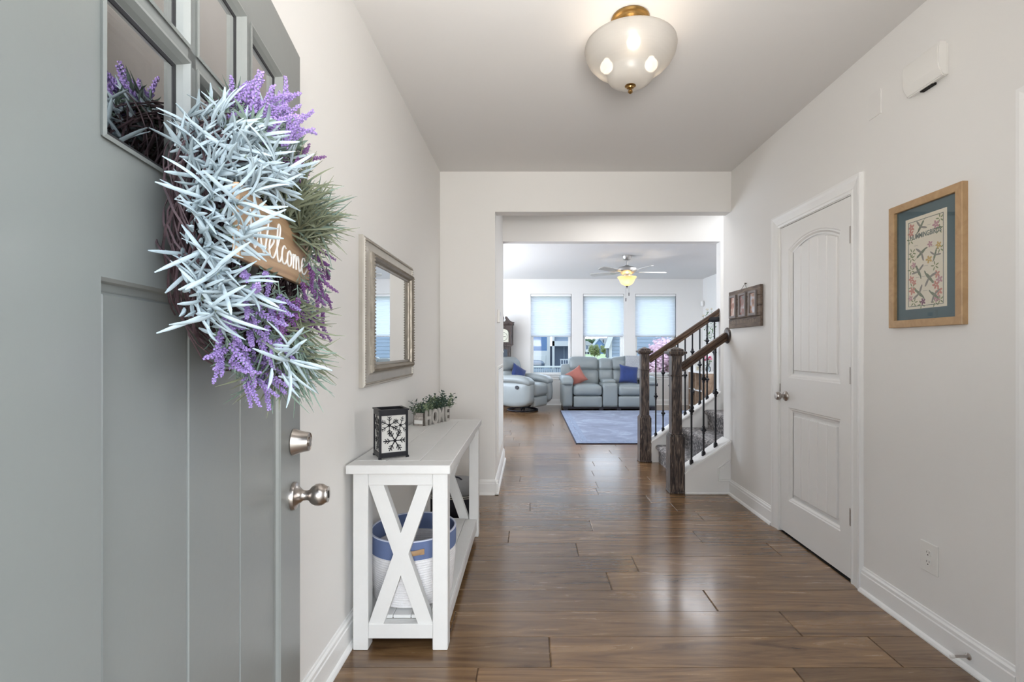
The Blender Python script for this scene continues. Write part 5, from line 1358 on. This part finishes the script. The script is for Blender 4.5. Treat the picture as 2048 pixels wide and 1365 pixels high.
# blue house at left with a garage and screened porch
HB = thing('blue_house', 'blue sided neighbour house with white garage door in left window', 'house', (0, 30, -1.4))
b = B(); box(b, -8, 1.20, .0, 8, 0, 6.2); part('wall', b, SBL, HB)
b = B(); siding(b, -8, 1.20, 0, 0, 6.2); part('siding', b, SBL, HB, kind='stuff')
b = B(); box(b, -3.2, 1.18, -.06, 0.0, 0, 2.45); gd = part('garage_trim', b, OTR, HB)
for k in range(4): b = B(); box(b, -3.0, .98, -.09, -.05, .55 * k + .02, .55 * k + .54, .01); part('garage_panel', b, OTR, gd)
b = B(); box(b, 1.36, 1.50, -.35, -.2, 0, 5.6); part('porch_post', b, OTR, HB)
b = B(); box(b, 1.20, 3.0, .3, .5, 0, 2.75); part('porch_screen', b, PORCHD, HB)
b = B(); box(b, 1.36, 3.0, -.35, -.1, 2.75, 3.05); part('porch_beam', b, OTR, HB)
b = B(); siding(b, 1.5, 3.0, -.1, 3.05, 4.9); part('gable_siding', b, SGR, HB, kind='stuff')
for x in (2.1, 2.5): b = B(); box(b, x, x + .05, .25, .3, .1, 2.7); part('screen_mullion', b, SGR, HB)
b = B(); box(b, 1.05, 1.24, -.05, 0, 0, 6.2); part('corner_trim', b, OTR, HB)
b = B(); prism(b, [(-.6, 6.2), (8.6, 6.2), (4, 9.4)], -8.4, 3.0, 'x'); part('roof', b, ROOFD, HB)
# porch chair in view
FC = thing('picket_fence', 'white topped picket fence across the left window view', 'fence', (-1.5, 22, -1.4))
FPT = plain('weathered_pickets', (0.210, 0.235, 0.280), .8, var=.12, vscale=2)
b = B(); box(b, -3, 4.4, -.03, .07, 1.74, 1.81, .005); part('top_rail', b, OTR, FC)
pm = None
for i in range(56):
    x = -1.2 + i * .098
    if pm is None:
        b = B(); prism(b, [(0, 0), (.075, 0), (.075, 1.68), (.0375, 1.73), (0, 1.68)], 0, .02, 'y'); pm = mesh('picket', b, FPT)
    link('picket', pm, FC, (x, 0.0, 0))
PB = thing('patio_chair', 'white patio bench on the porch of the blue house', 'bench', (2.1, 26.5, -1.4))
b = B(); box(b, -.45, .45, -.2, .25, 1.62, 1.66); part('seat', b, OTR, PB)
b = B(); box(b, -.45, .45, .22, .26, 1.95, 2.02)
for k in range(7): box(b, -.42 + k * .135, -.38 + k * .135, .22, .26, 1.66, 1.95)
part('back', b, OTR, PB)
for x in (-.42, .38):
    for y in (-.18, .2): b = B(); box(b, x, x + .05, y, y + .05, 0, 1.62); part('leg', b, OTR, PB)
# parked car by the garage
CR = thing('parked_car', 'dark parked car in front of the garage seen through left window', 'car', (.35, 26.8, -.56))
b = B(); puff(b, -1.0, .85, -.8, .8, .25, .72, .2, (.05, 0, .04)); part('car_body', b, plain('car_paint', (.10, .13, .17), .25, .3), CR, True)
b = B(); puff(b, -.75, .45, -.68, .68, .66, 1.08, .2, (0, 0, .05)); part('car_cabin', b, OGL, CR, True)
for x in (-.6, .5):
    for y in (-.8, .62): b = B(); cyl(b, (x, y, .26), (x, y + .18, .26), .26, n=20); part('wheel', b, DARK, CR, True)
b = B(); box(b, -1.1, 1.0, -1, 1, -.84, 0.0); o = part('driveway', b, plain('driveway_concrete', (.5, .5, .48), .9), None, loc=(.35, 26.8, -.56)); tag(o, 'raised concrete driveway beside the blue house', 'driveway', kind='structure')
# grey house at right of the middle window
HG = thing('grey_house', 'grey sided gable house close behind the right windows', 'house', ((1219 - CX) / FPX * 20, 20, -1.4), radians(-13))
gx0 = 0.0
b = B(); box(b, gx0, 5.2, 0, 8, 0, 3.1); part('wall', b, SGR, HG)
def gtop(z):
    if z < 2.9: return gx0, 5.2
    return gx0 + (z - 2.72) / 2.6 - .15, 5.2
b = B(); siding(b, gx0, 5.2, 0, 0, 6.6, .15, gtop); part('siding', b, SGR, HG, kind='stuff')
b = B(); prism(b, [(gx0 + .02, 3.1), (5.2, 3.1), (5.2, 6.6), (gx0 + 1.45, 6.6)], .001, 8, 'y'); part('gable', b, SGR, HG)
b = B(); prism(b, [(gx0 - .20, 2.62), (gx0 + .0, 2.62), (gx0 + 1.42, 6.7), (gx0 + 1.22, 6.8)], -.25, 8.2, 'y'); part('roof', b, OTR, HG)
b = B(); box(b, gx0 - .02, gx0 + .10, -.05, 0, 0, 3.1); part('corner_trim', b, OTR, HG)
b = B(); box(b, gx0 - .12, gx0 - .04, -.10, 0, 0, 2.9); part('downspout', b, plain('dark_downspout', (.07, .09, .12), .5), HG)
b = B(); prism(b, [(6.2, 2.2), (14, 2.2), (14, 7.5), (6.6, 7.5)], -1.2, -.9, 'y'); 
b.free()
LR = thing('pale_roof_house', 'house with pale shingled roof behind the pink blossoms', 'house', (0, 30, -1.4))
b = B(); box(b, 6.4, 14, 0, 8, 0, 2.0); part('wall', b, SWH, LR)
b = B(); prism(b, [(0, 2.0), (.1, 1.9), (5.6, 6.4), (8.4, 1.9), (8.5, 2.1), (5.6, 6.6)], 6.0, 14.4, 'x'); part('roof', b, ROOFL, LR)
b = B(); cyl(b, (8.35, 1.6, 2.9), (8.35, 1.6, 3.7), .05, n=8); part('vent_pipe', b, DARK, LR)
# distant houses, about 200 m off
def far(px, py, Y=200.0): return ((px - CX) * Y / FPX, HC - (py - CY) * Y / FPX)
def fp(pts, y0, y1, bm): prism(bm, pts, y0, y1, 'y')
DH1 = thing('white_house', 'distant white house with shuttered windows seen in middle window', 'house', (0, 200, 0))
(xa, ze), (xb, zp) = far(1163, 691), far(1187.5, 682.5); zb_ = far(0, 712.5)[1]; zm = far(0, 703.5)[1]
b = B(); box(b, xa, xb - .3, 0, 7, zb_, ze); part('wall', b, SWH, DH1)
b = B(); siding(b, xa, xb - .3, 0, zb_, ze, .35); part('siding', b, SWH, DH1, kind='stuff')
b = B(); fp([(xa - .4, ze), (xb + .3, ze - .1), (xb - 2.6, zp), (xa + .5, zp)], -.3, 7.4, b); part('roof', b, ROOFL, DH1)
for px in (1175.5, 1179.6):
    x, z = far(px, 695); b = B(); box(b, x - .34, x + .34, -.08, 0, z - .85, z + .85); w2 = part('window', b, OTR, DH1)
    b = B(); box(b, x - .22, x + .22, -.12, -.07, z - .7, z + .7); part('window_pane', b, OGL, w2)
for px in (1173.2, 1184): x, z = far(px, 695); b = B(); box(b, x - .25, x + .25, -.1, 0, z - .85, z + .85); part('shutter', b, PORCHD, DH1)
b = B(); box(b, xa, xb - .2, -1.6, 0, zm - .1, zm + .35); part('porch_roof', b, OTR, DH1)
for px in (1173, 1178.5, 1186): x, z = far(px, 700); b = B(); box(b, x - .13, x + .13, -1.5, -1.25, zb_, zm); part('porch_post', b, OTR, DH1)
b = B(); box(b, xa + 1, xb - .6, -.05, 0, zb_, zm - .3); part('porch_opening', b, PORCHD, DH1)
DH2 = thing('blue_gable_house', 'distant blue gabled house between the trees in middle window', 'house', (0, 215, 0))
q = [far(x, y, 215) for x, y in ((1189, 712), (1209.5, 712), (1209.5, 691), (1198.5, 678.5), (1189, 691))]
b = B(); fp(q, 0, 8, b); part('wall', b, SBL, DH2)
q = [far(x, y, 215) for x, y in ((1187.5, 692.5), (1198.5, 678.8), (1211, 692.5), (1211, 691), (1198.5, 676.8), (1187.5, 691))]
b = B(); fp(q, -.4, 8.3, b); part('roof', b, SGR, DH2)
x, z = far(1202.3, 694, 215); b = B(); box(b, x - .3, x + .3, -.08, 0, z - .8, z + .8); w2 = part('window', b, OTR, DH2); b = B(); box(b, x - .2, x + .2, -.12, -.07, z - .65, z + .65); part('window_pane', b, SGR, w2)
DH3 = thing('pale_gable_house', 'distant pale roofed house behind the blue gable', 'house', (0, 228, 0))
q = [far(x, y, 228) for x, y in ((1199, 690), (1222, 690), (1217, 676.5), (1200, 676.5))]
b = B(); fp(q, -.2, 8, b); part('roof', b, ROOFL, DH3)
q = [far(x, y, 228) for x, y in ((1200, 712), (1221, 712), (1221, 690), (1200, 690))]
b = B(); fp(q, 0, 7.8, b); part('wall', b, SWH, DH3)
x, z = far(1206.5, 685, 228); b = B(); box(b, x - .16, x + .16, -.6, -.2, z - .6, z + 1.3); part('vent_pipe', b, DARK, DH3)
# trees and blossoms
def tree(name, label, cat, loc, rad, zc_, mat, n, seed, leaf=.12, trunk=True, sq=(1, 1, 1), group=None):
    o = thing(name, label, cat, loc, group=group); rr = random.Random(seed)
    b = B(); tube(b, [(0, 0, 0), (.05, 0, zc_ * .6), (0, 0, zc_)], [rad * .09, rad * .07, rad * .03], 8)
    for k in range(5): a = k * 1.3; tube(b, [(0, 0, zc_ * .55), (rad * .5 * cos(a), rad * .5 * sin(a), zc_ + rad * .3)], [rad * .04, rad * .015], 6)
    part('trunk', b, plain('bark', (.16, .12, .09), .9) if 'bark' not in bpy.data.materials else bpy.data.materials['bark'], o, True)
    b = B(); cs = [Vector((rr.uniform(-.6, .6) * rad * sq[0], rr.uniform(-.6, .6) * rad * sq[1], zc_ + rr.uniform(-.5, .6) * rad * sq[2])) for _ in range(14)]
    for i in range(n):
        c = cs[i % 14]; d = Vector((rr.gauss(0, 1), rr.gauss(0, 1), rr.gauss(0, 1))).normalized(); p = c + d * rad * .42 * rr.random() ** .33
        nn = (d + Vector((rr.uniform(-.6, .6), rr.uniform(-.6, .6), rr.uniform(-.6, .6)))).normalized(); a, e = frame_axes(nn); s = leaf * rr.uniform(.6, 1.3)
        b.faces.new([b.verts.new(p + a * s), b.verts.new(p + e * s * .6), b.verts.new(p - a * s), b.verts.new(p - e * s * .6)])
    part('crown', b, mat, o, kind='stuff'); return o
TG1 = plain('tree_leaf_yellowgreen', (0.198, 0.231, 0.088), .7, var=.35, vscale=2, trans=.3); TG2 = plain('tree_leaf_green', (0.084, 0.144, 0.072), .7, var=.35, vscale=2, trans=.3); TPK = plain('pink_blossom', (.58, .40, .47), .7, var=.3, vscale=5, trans=.3)
tree('small_tree', 'yellow green tree beside the distant white house', 'tree', (7.45, 56, -.2), .75, 1.15, TG1, 2600, 1, leaf=.07)
tree('small_tree', 'light green tree against the grey house corner', 'tree', (8.6, 55, .2), .68, .85, TG1, 2200, 2, leaf=.07)
tree('small_tree', 'dark green little tree in front of the blue gable', 'tree', (8.0, 58, .1), .42, .75, TG2, 1200, 6, leaf=.06)
tree('large_tree', 'large green tree behind the distant rooftops', 'tree', (32.5, 262, -1.4), 3.6, 5.2, TG2, 5200, 3, leaf=.3, sq=(1.6, 1, .6))
tree('crepe_myrtle', 'pink blossoming crepe myrtle outside the right window', 'tree', (4.05, 15.2, -1.4), 1.05, 2.15, TPK, 5200, 4, leaf=.055, sq=(1.1, .9, .75))
sh = tree('shrub', 'green shrub under the pink blossoms outside the right window', 'shrub', (3.75, 13.2, -1.4), .7, 1.2, TG2, 3600, 5, leaf=.05)
